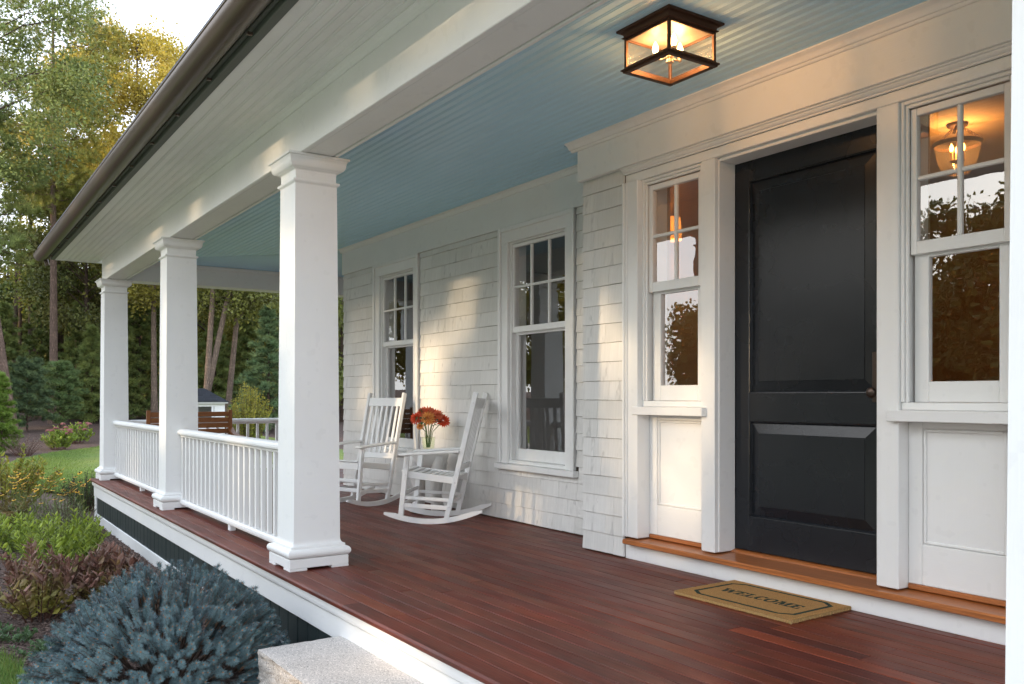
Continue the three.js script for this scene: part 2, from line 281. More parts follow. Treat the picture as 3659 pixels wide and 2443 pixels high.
{ // paved walk from the steps into the yard
  const o = thing('stone_walk', 'pale stone walk leading from the granite steps', 'walk', [0, 0, 0], 0, undefined, 'structure'), r = rng(17), tones = [0, 1, 2].map(k => std({ color: C(0.56 + 0.05 * k, 0.53 + 0.045 * k, 0.50 + 0.04 * k), map: graniteMap, roughness: 0.85 }));
  for (let z = -0.95, c = 0; z < 9; z += 0.9, c++) for (let x = -4.6 + (c % 2) * 0.0, k = 0; x < 0.6; k++) { const w = Math.min(0.6 - x, [1.1, 0.8, 1.4][(k + c) % 3]); if (w < 0.1) break; mesh('paving_slab', cb(x + 0.005, x + w - 0.005, -0.60, -0.545 + rr(-0.002, 0.002, r), z + 0.005, z + 0.895, 0.004, 'x'), pick(tones, r), o); x += w; }
}
sheet('gravel_drive', [[9, 4.2], [-20, 4.6], [-24, 6.5], [-24, 10.5], [-18, 12.2], [9, 11.5]], 0.075, std({ color: C(0.95, 0.87, 0.80), map: graniteMap, roughness: 0.95 }), 'pale gravel drive across the front yard', 'drive');
// ================================================================ porch deck
const DECK_EDGE = -1.895;
{
  const o = thing('porch_deck', 'dark red brown wooden porch deck of long narrow planks', 'porch deck');
  const r = rng(31);
  const rows = [[-2.006, DECK_EDGE]]; for (let z = -2.006; z > -4.50; z -= 0.0975) rows.push([z - 0.0975, z]);
  rows.forEach(([z0, z1], i) => {
    const nose = i === 0, X0 = -13.40, X1 = 1.6; let x = X0, first = true;
    const g0 = z0 + 0.0025, g1 = nose ? z1 : z1 - 0.0025;
    while (x < X1) {
      let e = x + (first ? rr(2.2, 5.2, r) : rr(3.2, 5.2, r)); if (i === 14 && first) e = -2.95; if (X1 - e < 1.2) e = X1; first = false;
      if (!(z1 < -4.13 && x > -5.2)) {
        const ee = z1 < -4.13 ? Math.min(e, -5.05) : e;
        let m = pick(deckMats.slice(0, 6), r); if (Math.abs(z0 + 2.9) < 0.05 && x < -3 && e > -2.9) m = deckMats[3];
        if (i === 14 && x <= -2.9 && x > -3.0) m = deckMats[6];
        mesh('plank', nose ? runX([[g0, -0.036], [g1 - 0.012, -0.036], [g1, -0.026], [g1, -0.010], [g1 - 0.010, 0], [g0, 0]], x + 0.001, ee - 0.001) : cb(x + 0.001, ee - 0.001, -0.03, rr(-0.0008, 0.0012, r), g0, g1, 0.0025, 'x'), m, o);
      }
      x = e;
    }
  });
  for (let z = -4.60; z > -8.6; z -= 0.0975) mesh('plank', cb(-13.40, -10.52, -0.03, 0, z - 0.095, z, 0.0025, 'x'), pick(deckMats.slice(0, 6), r), o);
  mesh('joist', [cb(-13.25, 1.5, -0.20, -0.05, -2.10, -2.02, 0.003), cb(-13.25, 1.5, -0.20, -0.05, -3.2, -3.1, 0.003)], M.skirt, o);
}
{
  const o = thing('porch_skirt', 'white fascia over dark green vertical skirt boards below the porch deck edge', 'porch skirt');
  mesh('fascia_board', [cb(-13.36, 1.6, -0.245, -0.037, -2.0, -1.945, 0.004)], M.white, o);
  mesh('fascia_trim', runX([[-1.944, -0.037], [-1.944, -0.105], [-1.936, -0.104], [-1.926, -0.092], [-1.922, -0.075], [-1.922, -0.037]], -13.36, 1.6), M.white, o);
  for (let x = -13.20, i = 0; x < -4.45; x += 0.1745, i++) mesh('skirt_board', cb(x, x + 0.1675, -0.52, -0.246, -1.985, -1.962 + (i % 3) * 0.0008, 0.006, 'y'), M.skirt, o);
  mesh('skirt_backing', cb(-13.2, 1.5, -0.58, -0.246, -2.05, -1.99, 0.003), M.skirt, o);
  mesh('corner_board', cb(-13.33, -13.20, -0.62, -0.246, -2.04, -1.948, 0.004), M.white, o);
  mesh('base_board', cb(-13.2, -4.4, -0.66, -0.475, -1.985, -1.945, 0.004), M.white, o);
  mesh('end_fascia', cb(-13.36, -13.31, -0.245, -0.037, -9, -2.002, 0.004), M.white, o);
  mesh('end_skirt', cb(-13.3, -13.26, -0.64, -0.246, -9, -2.05, 0.004), M.skirt, o);
}
// ================================================================ granite steps
function graniteStep(name, label, x0, x1, y0, y1, z0, z1, seed) {
  const g0 = new THREE.BoxGeometry(x1 - x0, y1 - y0, z1 - z0, 60, 10, 14), p = g0.attributes.position, n = g0.attributes.normal, r = rng(seed), ox = r() * 50;
  const nz = (a, b) => (fbm(a * 0.13 + ox, b * 0.13 + 3, 40, 40, 4) - 0.5) + 0.5 * (fbm(a * 0.05, b * 0.05 + ox, 200, 200, 3) - 0.5);
  for (let i = 0; i < p.count; i++) {
    let x = p.getX(i), y = p.getY(i), z = p.getZ(i); const top = (y1 - y0) / 2 - y, rough = Math.min(1, top / 0.02);
    const a = nz(x * 3 + z * 2, y * 3 + z) * 0.055 * rough, b = nz(x * 2 + 9, y * 3 + z * 2) * 0.055 * rough, edge = 0.010 * nz(x * 8 + z * 5, 2);
    if (z > (z1 - z0) / 2 - 1e-4) z += a + edge * 0.8; if (x < -(x1 - x0) / 2 + 1e-4) x += b + edge;
    if (top < 1e-4 && (z > (z1 - z0) / 2 - 0.03 || x < -(x1 - x0) / 2 + 0.03)) y -= Math.abs(edge) * 0.5 + 0.002;
    p.setXYZ(i, x, y, z);
  }
  g0.translate((x0 + x1) / 2, (y0 + y1) / 2, (z0 + z1) / 2);
  const g = clean(g0); g.computeVertexNormals(); uvm(g, 'x');
  // the sawn top and the split sides are two materials on one stone
  const N = g.attributes.normal, top = [], side = []; for (let t = 0; t < N.count; t += 3) (N.getY(t) > 0.8 ? top : side).push(t);
  const sub = l => { const s = new THREE.BufferGeometry(); for (const k of ['position', 'normal', 'uv']) { const A = g.attributes[k], out = []; for (const t of l) for (let q = 0; q < 3; q++) for (let c = 0; c < A.itemSize; c++) out.push(A.array[(t + q) * A.itemSize + c]); s.setAttribute(k, new THREE.Float32BufferAttribute(out, A.itemSize)); } return s; };
  const o = thing(name, label, 'step'); mesh('sawn_top', sub(top), M.granite, o); mesh('split_sides', sub(side), M.graniteRough, o); return o;
}
graniteStep('granite_step', 'pale granite slab step against the white porch fascia', -4.62, -0.1, -0.40, -0.205, -1.944, -1.475, 4);
graniteStep('granite_step', 'lower granite slab step under the top slab', -4.50, -0.2, -0.61, -0.402, -1.50, -1.02, 9);

// ================================================================ columns
const TOP = 2.755;
function column(label, x, z, parts = true) {
  const o = thing('porch_column', label, 'column', [x, 0, z], 0, 'white tapered porch columns');
  const s = 0.206, F = [];
  // plinth with a cut-out in the middle of every side
  const pl = [cb(-s, s, 0.016, 0.078, -s, s, 0.004, 'x')]; for (const i of [-1, 1]) for (const j of [-1, 1]) { const a = i < 0 ? [-s, -s + 0.12] : [s - 0.12, s], b = j < 0 ? [-s, -s + 0.12] : [s - 0.12, s]; pl.push(squareFoot(a, b)); }
  mesh('plinth', pl, M.white, o);
  const tor = [[0.19, 0.0785]]; for (let k = 0; k <= 8; k++) { const q = -Math.PI / 2 + k / 8 * Math.PI; tor.push([0.193 + 0.026 * Math.cos(q), 0.109 + 0.029 * Math.sin(q)]); }
  tor.push([0.188, 0.139], [0.188, 0.153]); for (let k = 0; k <= 5; k++) { const q = k / 5 * Math.PI / 2; tor.push([0.1625 + 0.024 * (1 - Math.sin(q)), 0.156 + 0.03 * (1 - Math.cos(q))]); }
  mesh('base_moulding', squareSweep(tor, 0, 0), M.white, o);
  mesh('shaft', squareSweep([[0.162, 0.1862], [0.146, 2.566]], 0, 0), M.white, o);
  mesh('astragal', squareSweep([[0.146, 2.5662], [0.149, 2.570], [0.153, 2.574], [0.158, 2.577], [0.161, 2.582], [0.162, 2.588], [0.160, 2.594], [0.144, 2.597]], 0, 0), M.white, o);
  const cap = [[0.142, 2.5972], [0.142, 2.640], [0.144, 2.655], [0.150, 2.661], [0.162, 2.665]]; for (let k = 0; k <= 7; k++) { const q = k / 7; cap.push([0.164 + 0.030 * Math.sin(q * Math.PI / 2), 2.668 + 0.045 * (1 - Math.cos(q * Math.PI / 2))]); }
  cap.push([0.196, 2.722], [0.203, 2.738], [0.213, 2.742], [0.214, 2.7545]);
  mesh('capital', squareSweep(cap, 0, 0), M.white, o);
  return o;
}
function squareFoot(a, b) { return cb(a[0], a[1], 0, 0.0155, b[0], b[1], 0.002, 'x'); }
column('white column beside the open granite steps, nearest whole column', -5.71, -2.17);
column('white column between the two long railings', -9.41, -2.17);
column('white corner column at the far end of the front railing', -13.13, -2.17);
column('white column cut off at the side of the picture by the door window', -0.838, -2.17);
column('white column at the end of the far side railing, behind the others', -13.13, -5.0);

// ================================================================ beam, soffit, gutter, ceiling
const CEIL = 3.045;
{
  const o = thing('porch_beam', 'long white boxed beam carried on the columns', 'beam');
  mesh('outer_face', cb(-13.27, 1.6, TOP, 3.10, -2.075, -2.035, 0.004), M.white, o);
  mesh('underside', cb(-13.265, 1.6, TOP + 0.004, TOP + 0.04, -2.262, -2.076, 0.003), M.white, o);
  mesh('inner_face', cb(-13.262, 1.6, TOP + 0.001, CEIL, -2.300, -2.272, 0.004), M.white, o);
  mesh('bed_moulding', runX([[-2.034, 3.046], [-2.034, 3.086], [-1.986, 3.086], [-1.986, 3.080], [-1.998, 3.076], [-2.010, 3.070], [-2.018, 3.060], [-2.021, 3.052], [-2.026, 3.046]], -13.27, 1.6), M.white, o);
  const e = thing('side_beam', 'white boxed beam across the far side of the porch', 'beam');
  mesh('inner_face', cb(-13.0, -12.97, TOP, CEIL, -9, -2.31, 0.004), M.white, e);
  mesh('underside', cb(-13.22, -13.001, TOP + 0.002, TOP + 0.04, -9, -2.31, 0.003), M.white, e);
  mesh('outer_face', cb(-13.26, -13.221, TOP, 3.09, -9, -2.302, 0.004), M.white, e);
  mesh('cove_moulding', cb(-12.969, -12.94, CEIL - 0.05, CEIL - 0.001, -9, -2.32, 0.008), M.white, e);
}
{
  const o = thing('porch_eave', 'overhanging porch eave with white beadboard soffit and roof edge', 'eave');
  // soffit boards with a bead, along the eave
  const y = 3.087, prof = (a, b) => [[a, y + 0.018], [b, y + 0.018], [b, y + 0.001], [b - 0.004, y + 0.006], [b - 0.007, y + 0.0065], [b - 0.010, y + 0.004], [b - 0.013, y + 0.0005], [b - 0.018, y + 0.0005], [b - 0.021, y + 0.004], [b - 0.023, y + 0.005], [b - 0.026, y], [a, y]];
  for (let k = 0; k < 7; k++) { const b = -1.583 - k * 0.0695, a = Math.max(b - 0.0692, -2.075); mesh('soffit_board', runX(prof(a, b), -13.72, 1.6), M.white, o); }
  mesh('soffit_edge', cb(-13.72, 1.6, y - 0.004, y + 0.018, -1.5825, -1.506, 0.003), M.white, o);
  mesh('end_board', cb(-13.80, -13.721, y - 0.012, y + 0.05, -9, -1.506, 0.004), M.white, o);
  mesh('sub_fascia', cb(-13.80, 1.6, 3.075, 3.18, -1.505, -1.452, 0.004), M.darkTrim, o);
  mesh('fascia', cb(-13.81, 1.6, 3.105, 3.22, -1.451, -1.424, 0.004), M.darkTrim, o);
  mesh('roof_slope', runX([[-1.30, 3.225], [-1.30, 3.245], [-6.2, 5.30], [-6.2, 5.20], [-1.5, 3.205]], -13.9, 2.2), M.roofing, o);
  const g = thing('rain_gutter', 'half round dark bronze rain gutter along the roof edge', 'gutter');
  const pr = [], zc = -1.335, yc = 3.14, r = 0.085; for (let k = 0; k <= 16; k++) { const q = Math.PI + k / 16 * Math.PI; pr.push([zc + r * Math.cos(q), yc + r * Math.sin(q)]); }
  for (let k = 16; k >= 0; k--) { const q = Math.PI + k / 16 * Math.PI; pr.push([zc + (r - 0.003) * Math.cos(q), yc + (r - 0.003) * Math.sin(q)]); }
  const gg = runX(pr, -13.92, 2.0); smoothX(gg); mesh('trough', gg, M.bronze, g);
  mesh('rolled_rim', tube([[-13.92, yc + 0.004, zc + r - 0.002], [-6, yc + 0.004, zc + r - 0.002], [2, yc + 0.004, zc + r - 0.002]], 0.0075, 10), M.bronze, g);
  mesh('end_cap', new THREE.CircleGeometry(r - 0.001, 20, Math.PI, Math.PI).rotateY(-Math.PI / 2).translate(-13.918, yc, zc), M.bronze, g);
  mesh('outlet', tube([[-13.86, 3.08, -1.40], [-13.86, 3.0, -1.42]], 0.03, 12), M.bronze, g);
  for (let x = -13.4; x < 1.5; x += 0.8) mesh('hanger', cb(x, x + 0.022, 3.062, 3.078, -1.435, -1.405, 0.002), M.bronze, g);
  const d = thing('downspout', 'thin dark downspout beside the far corner column', 'downspout'); mesh('pipe', tube([[-13.38, 3.06, -2.09], [-13.38, 1.5, -2.09], [-13.38, -0.55, -2.09]], 0.032, 12), M.bronze, d);
  mesh('pipe_strap', tube([[-13.38, 2.45, -2.09], [-13.38, 2.47, -2.09]], 0.036, 12), M.bronze, d);
}
function smoothX(g) { const p = g.attributes.position, n = g.attributes.normal; for (let i = 0; i < p.count; i++) if (Math.abs(n.getX(i)) < 0.5) { const dz = p.getZ(i) + 1.335, dy = p.getY(i) - 3.14, l = Math.hypot(dz, dy), s = l > 0.0835 ? 1 : -1; n.setXYZ(i, 0, s * dy / l, s * dz / l); } }
{
  const o = thing('porch_ceiling', 'pale blue beadboard porch ceiling with mitred corner', 'ceiling');
  const y = CEIL, W = 0.0682;
  const prof = (a, b) => [[a, y + 0.018], [b, y + 0.018], [b, y + 0.001], [b - 0.003, y + 0.0055], [b - 0.006, y + 0.006], [b - 0.009, y + 0.0035], [b - 0.012, y + 0.0002], [b - 0.017, y + 0.0002], [b - 0.020, y + 0.0035], [b - 0.022, y + 0.0045], [b - 0.025, y], [a, y]];
  for (let b = -2.303; b > -4.5; b -= W) {                                // boards along the porch, cut on the mitre at the corner
    const a = b - W + 0.0004, end = -13.05 - (b + 2.30) * -1.0;            // x at which the 45 degree line is crossed
    mesh('ceiling_board', runX(prof(a, b), -13.0 + (-2.30 - b) + 0.002, (b < -4.0 ? -5.25 : 1.6)), M.ceiling, o);
    if (b < -4.04) mesh('ceiling_board', runX(prof(Math.max(a, -4.05), b), -5.25, 1.6), M.ceiling, o);
  }
  for (let k = 0, x = -12.99; x < -10.45; x += W, k++) {                   // boards of the return wing
    const zEnd = -2.31 - (x + 13.0) - 0.002, g = runX(prof(0, W - 0.0004).map(q => [q[0], q[1]]), 0, 1); g.applyMatrix4(new THREE.Matrix4().set(0, 0, 1, x, 0, 1, 0, 0, -(zEnd + 9), 0, 0, zEnd, 0, 0, 0, 1)); g.computeVertexNormals(); flipIfIn(g); mesh('ceiling_board', uvm(g, 'z'), M.ceiling, o);
  }
  mesh('ceiling_deck', cb(-13.2, 1.6, CEIL + 0.02, CEIL + 0.05, -9, -2.08, 0.003), M.ceiling, o);
}
function flipIfIn(g) { const p = g.attributes.position, n = g.attributes.normal; let lo = 1e9; for (let i = 0; i < p.count; i++) lo = Math.min(lo, p.getY(i)); for (let t = 0; t < p.count; t += 3) if (p.getY(t) < lo + 1e-4 && p.getY(t + 1) < lo + 1e-4 && p.getY(t + 2) < lo + 1e-4) { if (n.getY(t) > 0) { for (let q = 0; q < p.count; q += 3) { const b = [p.getX(q + 1), p.getY(q + 1), p.getZ(q + 1)]; p.setXYZ(q + 1, p.getX(q + 2), p.getY(q + 2), p.getZ(q + 2)); p.setXYZ(q + 2, ...b); } g.computeVertexNormals(); } return; } }

// ================================================================ railings
function railing(label, L, n, pos, turn, foots) {
  const o = thing('porch_railing', label, 'railing', pos, turn, 'white porch railings');
  const pr = [[-0.022, 0.735], [0.022, 0.735], [0.024, 0.752], [0.034, 0.757], [0.048, 0.762], [0.052, 0.775], [0.050, 0.792], [0.040, 0.806], [0.020, 0.815], [-0.020, 0.815], [-0.040, 0.806], [-0.050, 0.792], [-0.052, 0.775], [-0.048, 0.762], [-0.034, 0.757], [-0.024, 0.752]];
  mesh('top_rail', runX(pr, 0, L), M.white, o);
  mesh('bottom_rail', runX([[-0.032, 0.055], [0.032, 0.055], [0.036, 0.07], [0.034, 0.09], [0.020, 0.104], [-0.020, 0.104], [-0.034, 0.09], [-0.036, 0.07]], 0, L), M.white, o);
  const bal = cb(-0.018, 0.018, 0.1045, 0.7345, -0.018, 0.018, 0.003, 'y');
  for (let i = 0; i < n; i++) mesh('baluster', bal, M.white, o).position.x = (i + 0.5) * L / n;
  for (const f of foots) mesh('foot_block', cb(f - 0.03, f + 0.03, 0.001, 0.0545, -0.025, 0.025, 0.003), M.white, o);
  return o;
}
railing('white railing between the nearest column and the middle column', 3.40, 23, [-9.26, 0, -2.17], 0, [1.75]);
railing('white railing between the middle column and the far corner column', 3.42, 23, [-12.98, 0, -2.17], 0, [1.75]);
railing('short white railing across the far side of the porch behind the bench', 2.53, 17, [-13.13, 0, -2.32], Math.PI / 2, [1.2]);

// ================================================================ shingled walls
const SH = 0.139;
const wedgeCache = {};
function wedge(w, hVis, v) {      // one shingle: thick butt below, thin above, base point at its lower edge, wall plane z = 0
  const key = w.toFixed(3) + '|' + hVis.toFixed(3) + '|' + v; if (wedgeCache[key]) return wedgeCache[key];
  const h = hVis - 0.0028, a = 0.0035, b = 0.0205, ct = 0.0012, r = rng(Math.round(w * 1000) + v * 77), d0 = rr(-0.0035, 0.0012, r), d1 = rr(-0.0035, 0.0012, r);
  const q = [[0, d0, a], [w, d1, a], [w, d1, b - ct], [0, d0, b - ct], [w, d1 + ct, b], [0, d0 + ct, b], [0, h, 0.0095], [w, h, 0.0095], [0, h, 0.0015], [w, h, 0.0015]];
  const g = polys([[q[5], q[4], q[7], q[6]], [q[3], q[2], q[4], q[5]], [q[0], q[1], q[2], q[3]], [q[6], q[7], q[9], q[8]], [q[0], q[3], q[5], q[6], q[8]], [q[1], q[9], q[7], q[4], q[2]]]);
  return wedgeCache[key] = uvm(g, 'x', [v * 0.31, v * 0.47 + w]);
}
const WID = [0.13, 0.17, 0.21, 0.26, 0.30, 0.35, 0.40, 0.44];
// clad a wall strip: spans(y0, y1) gives the clear [xa, xb] runs of a course; at most 'most' single shingles, the rest joined
function shingle(o, yBase, yTop, spans, z, seed, score, most = 290) {
  const r = rng(seed), list = [];
  for (let y = yBase, c = 0; y < yTop - 0.02; y += SH, c++) {
    const h = Math.min(SH, yTop - y);
    for (const [xa, xb] of spans(y, y + h)) {
      let x = xa, lastW = 0;
      while (x < xb - 0.002) {
        let w = pick(WID, r); if (x === xa && c % 2) w = WID[(c * 3) % 5]; if (xb - x - w < 0.075) w = xb - x; if (w > 0.50) w = (xb - x) / 2;
        const cut = Math.abs(x + w - xb) < 1e-6; if (cut) w = xb - x;
        list.push({ x: x + 0.0009, y, w: w - 0.0018, h, v: Math.floor(r() * 3), m: pick(shingleMats, r), s: score((x + w / 2), y + h / 2) * w });
        x += w;
      }
    }
  }
  list.sort((a, b) => b.s - a.s); const rest = {};
  list.forEach((s, i) => {
    if (i < most) { const m = mesh('shingle', wedge(s.w, s.h, s.v), s.m, o); m.position.set(s.x, s.y, z); }
    else { const k = shingleMats.indexOf(s.m); (rest[k] ||= []).push(wedge(s.w, s.h, s.v).clone().translate(s.x, s.y, z)); }
  });
  const all = Object.values(rest).flat(); if (all.length) mesh('shingle_cladding', all, shingleMats[0], o).userData.kind = 'stuff';
}
const near = (x, y) => 1 / Math.max(0.5, x * x + 18);
// openings: far windows
const WIN_FAR = [{ cx: -6.235, s: 'near' }, { cx: -8.98, s: 'far' }];
{
  const o = thing('shingled_wall', 'white painted shingle wall of the house behind the rocking chairs', 'wall');
  const core = [], zf = -4.475, zb = -4.66, wins = [-8.98, -6.235].map(c => [c - 0.45, c + 0.45]);
  const xs = [-10.5, wins[0][0], wins[0][1], wins[1][0], wins[1][1], 1.6];
  for (const [a, b] of [[xs[0], xs[1]], [xs[2], xs[3]], [xs[4], xs[5]]]) core.push(cb(a, b, -0.1, 3.3, zb, zf, 0.002, 'x'));
  for (const [a, b] of wins) { core.push(cb(a + 0.0005, b - 0.0005, -0.1, 0.50, zb, zf, 0.002, 'x'), cb(a + 0.0005, b - 0.0005, 2.60, 3.3, zb, zf, 0.002, 'x')); }
  mesh('wall_sheathing', core.slice(0, 2).concat(core.slice(3)), M.sheathing, o);
  mesh('wall_sheathing', [cb(xs[4], -5.2, -0.1, 3.3, zb, zf, 0.002, 'x'), cb(-1.4, 1.6, -0.1, 3.3, zb, zf, 0.002, 'x')], M.sheathing, o);
  shingle(o, 0.012, 2.712, (y0, y1) => {
    const yc = (y0 + y1) / 2; const out = []; let x = -10.50;
    for (const c of [-8.98, -6.235]) { const half = yc < 0.49 ? 0 : yc < 0.53 ? 0.6015 : 0.572; if (half) { out.push([x, c - half]); x = c + half; } }
    out.push([x, -5.12]); return out;
  }, zf, 12, (x, y) => near(x, y));
  shingle(o, 0.429, 0.4775, () => [[-9.581, -8.379], [-6.836, -5.634]], zf, 15, () => 0.01, 0);
  mesh('frieze_board', cb(-10.52, -5.13, 2.712, 3.0, -4.474, -4.448, 0.003), M.white, o);
  mesh('crown_moulding', runX([[-4.447, 2.992], [-4.447, 3.044], [-4.405, 3.044], [-4.405, 3.038], [-4.412, 3.034], [-4.424, 3.026], [-4.430, 3.014], [-4.436, 3.006], [-4.438, 2.997]], -10.55, -5.13), M.white, o);
  const s = thing('side_wall', 'shingled side wall of the house along the porch return', 'wall');
  mesh('wall_sheathing', cb(-10.49, -10.30, -0.1, 3.3, -9.2, -4.67, 0.002, 'z'), M.sheathing, s);
  mesh('frieze_board', cb(-10.515, -10.4902, 2.712, 3.0, -9, -4.48, 0.003), M.white, s);
  for (let y = 0.012, c = 0; y < 2.70; y += SH, c++) { const g = wedge(0.31, SH, c % 3); for (let k = 0; k < 5; k++) { const m = mesh('shingle', g, shingleMats[(c + k) % 5], s); m.rotation.y = -Math.PI / 2; m.position.set(-10.491, y, -4.480 - k * 0.312 - 0.311); } }
}
// ================================================================ double hung windows
function sash(o, name, x0, x1, y0, y1, z, t, stile, top, bot, cols, rows, label) {
  const p = mesh(name, [cb(x0, x0 + stile, y0, y1, z - t, z, 0.003, 'y'), cb(x1 - stile, x1, y0, y1, z - t, z, 0.003, 'y'), cb(x0 + stile + 0.0002, x1 - stile - 0.0002, y1 - top, y1 - 0.0005, z - t, z - 0.0008, 0.003, 'x'), cb(x0 + stile + 0.0002, x1 - stile - 0.0002, y0 + 0.0005, y0 + bot, z - t, z - 0.0008, 0.003, 'x')], M.white, o);
  const gx0 = x0 + stile, gx1 = x1 - stile, gy0 = y0 + bot, gy1 = y1 - top, mw = 0.011, zg = z - t * 0.55;
  const X = i => gx0 + (gx1 - gx0) * i / cols, Y = j => gy0 + (gy1 - gy0) * j / rows;
  for (let i = 1; i < cols; i++) mesh('muntin', cb(X(i) - mw, X(i) + mw, gy0 + 0.0003, gy1 - 0.0003, z - t * 0.9, z - 0.004, 0.005, 'y'), M.white, p);
  for (let j = 1; j < rows; j++) for (let i = 0; i < cols; i++) mesh('muntin', cb(X(i) + (i ? mw + 0.0003 : 0.0003), X(i + 1) - (i < cols - 1 ? mw + 0.0003 : 0.0003), Y(j) - mw, Y(j) + mw, z - t * 0.9, z - 0.004, 0.005, 'x'), M.white, p);
  for (let i = 0; i < cols; i++) for (let j = 0; j < rows; j++) {
    const w = X(i + 1) - X(i), h = Y(j + 1) - Y(j), g = new THREE.PlaneGeometry(w, h); g.rotateX(rr(-0.003, 0.003)); g.rotateY(rr(-0.003, 0.003)); g.translate((X(i) + X(i + 1)) / 2, (Y(j) + Y(j + 1)) / 2, zg);
    mesh('pane', g, M.pane, p);
  }
  return p;
}
function farWindow(c, label) {
  const o = thing('sash_window', label, 'window', [0, 0, 0], 0, 'tall six over one windows'), z = -4.445, a = c - 0.435, b = c + 0.435;
  for (const [x0, x1, bx] of [[a - 0.125, a, a - 0.125], [b, b + 0.125, b + 0.10]]) {
    mesh('side_casing', cb(x0, x1, 0.531, 2.566, z - 0.03, z, 0.004, 'y'), M.white, o);
    mesh('back_band', cb(x0 < c ? x0 - 0.012 : x1 - 0.028, x0 < c ? x0 + 0.028 : x1 + 0.012, 0.5312, 2.7115, z + 0.0005, z + 0.022, 0.006, 'y'), M.white, o);
  }
  mesh('head_casing', cb(a - 0.125, b + 0.125, 2.5665, 2.7112, z - 0.03, z, 0.004, 'x'), M.white, o);
  mesh('head_band', cb(a - 0.096, b + 0.096, 2.668, 2.7108, z + 0.0005, z + 0.018, 0.006, 'x'), M.white, o);
  mesh('jamb', [cb(a - 0.016, a, 0.50, 2.585, -4.66, z - 0.031, 0.002, 'y'), cb(b, b + 0.016, 0.50, 2.585, -4.66, z - 0.031, 0.002, 'y'), cb(a + 0.0002, b - 0.0002, 2.566, 2.586, -4.66, z - 0.031, 0.002, 'x')], M.white, o);
  mesh('blind_stop', [cb(a + 0.0003, a + 0.018, 0.56, 2.5655, z - 0.048, z - 0.032, 0.003, 'y'), cb(b - 0.018, b - 0.0003, 0.56, 2.5655, z - 0.048, z - 0.032, 0.003, 'y'), cb(a + 0.0185, b - 0.0185, 2.552, 2.5655, z - 0.048, z - 0.032, 0.003, 'x')], M.white, o);
  mesh('sill', [cb(a - 0.165, b + 0.165, 0.478, 0.53, z - 0.02, -4.405, 0.005, 'x'), cb(a + 0.0005, b - 0.0005, 0.531, 0.562, -4.66, z - 0.012, 0.004, 'x')], M.white, o);
  sash(o, 'upper_sash', a + 0.003, b - 0.003, 1.735, 2.552, z - 0.049, 0.036, 0.033, 0.032, 0.055, 3, 2);
  sash(o, 'lower_sash', a + 0.003, b - 0.003, 0.563, 1.745, z - 0.088, 0.036, 0.045, 0.03, 0.105, 1, 1);
  return o;
}
farWindow(-6.235, 'six over one window in the shingle wall nearest the entry');
farWindow(-8.98, 'six over one window behind the far rocking chair');

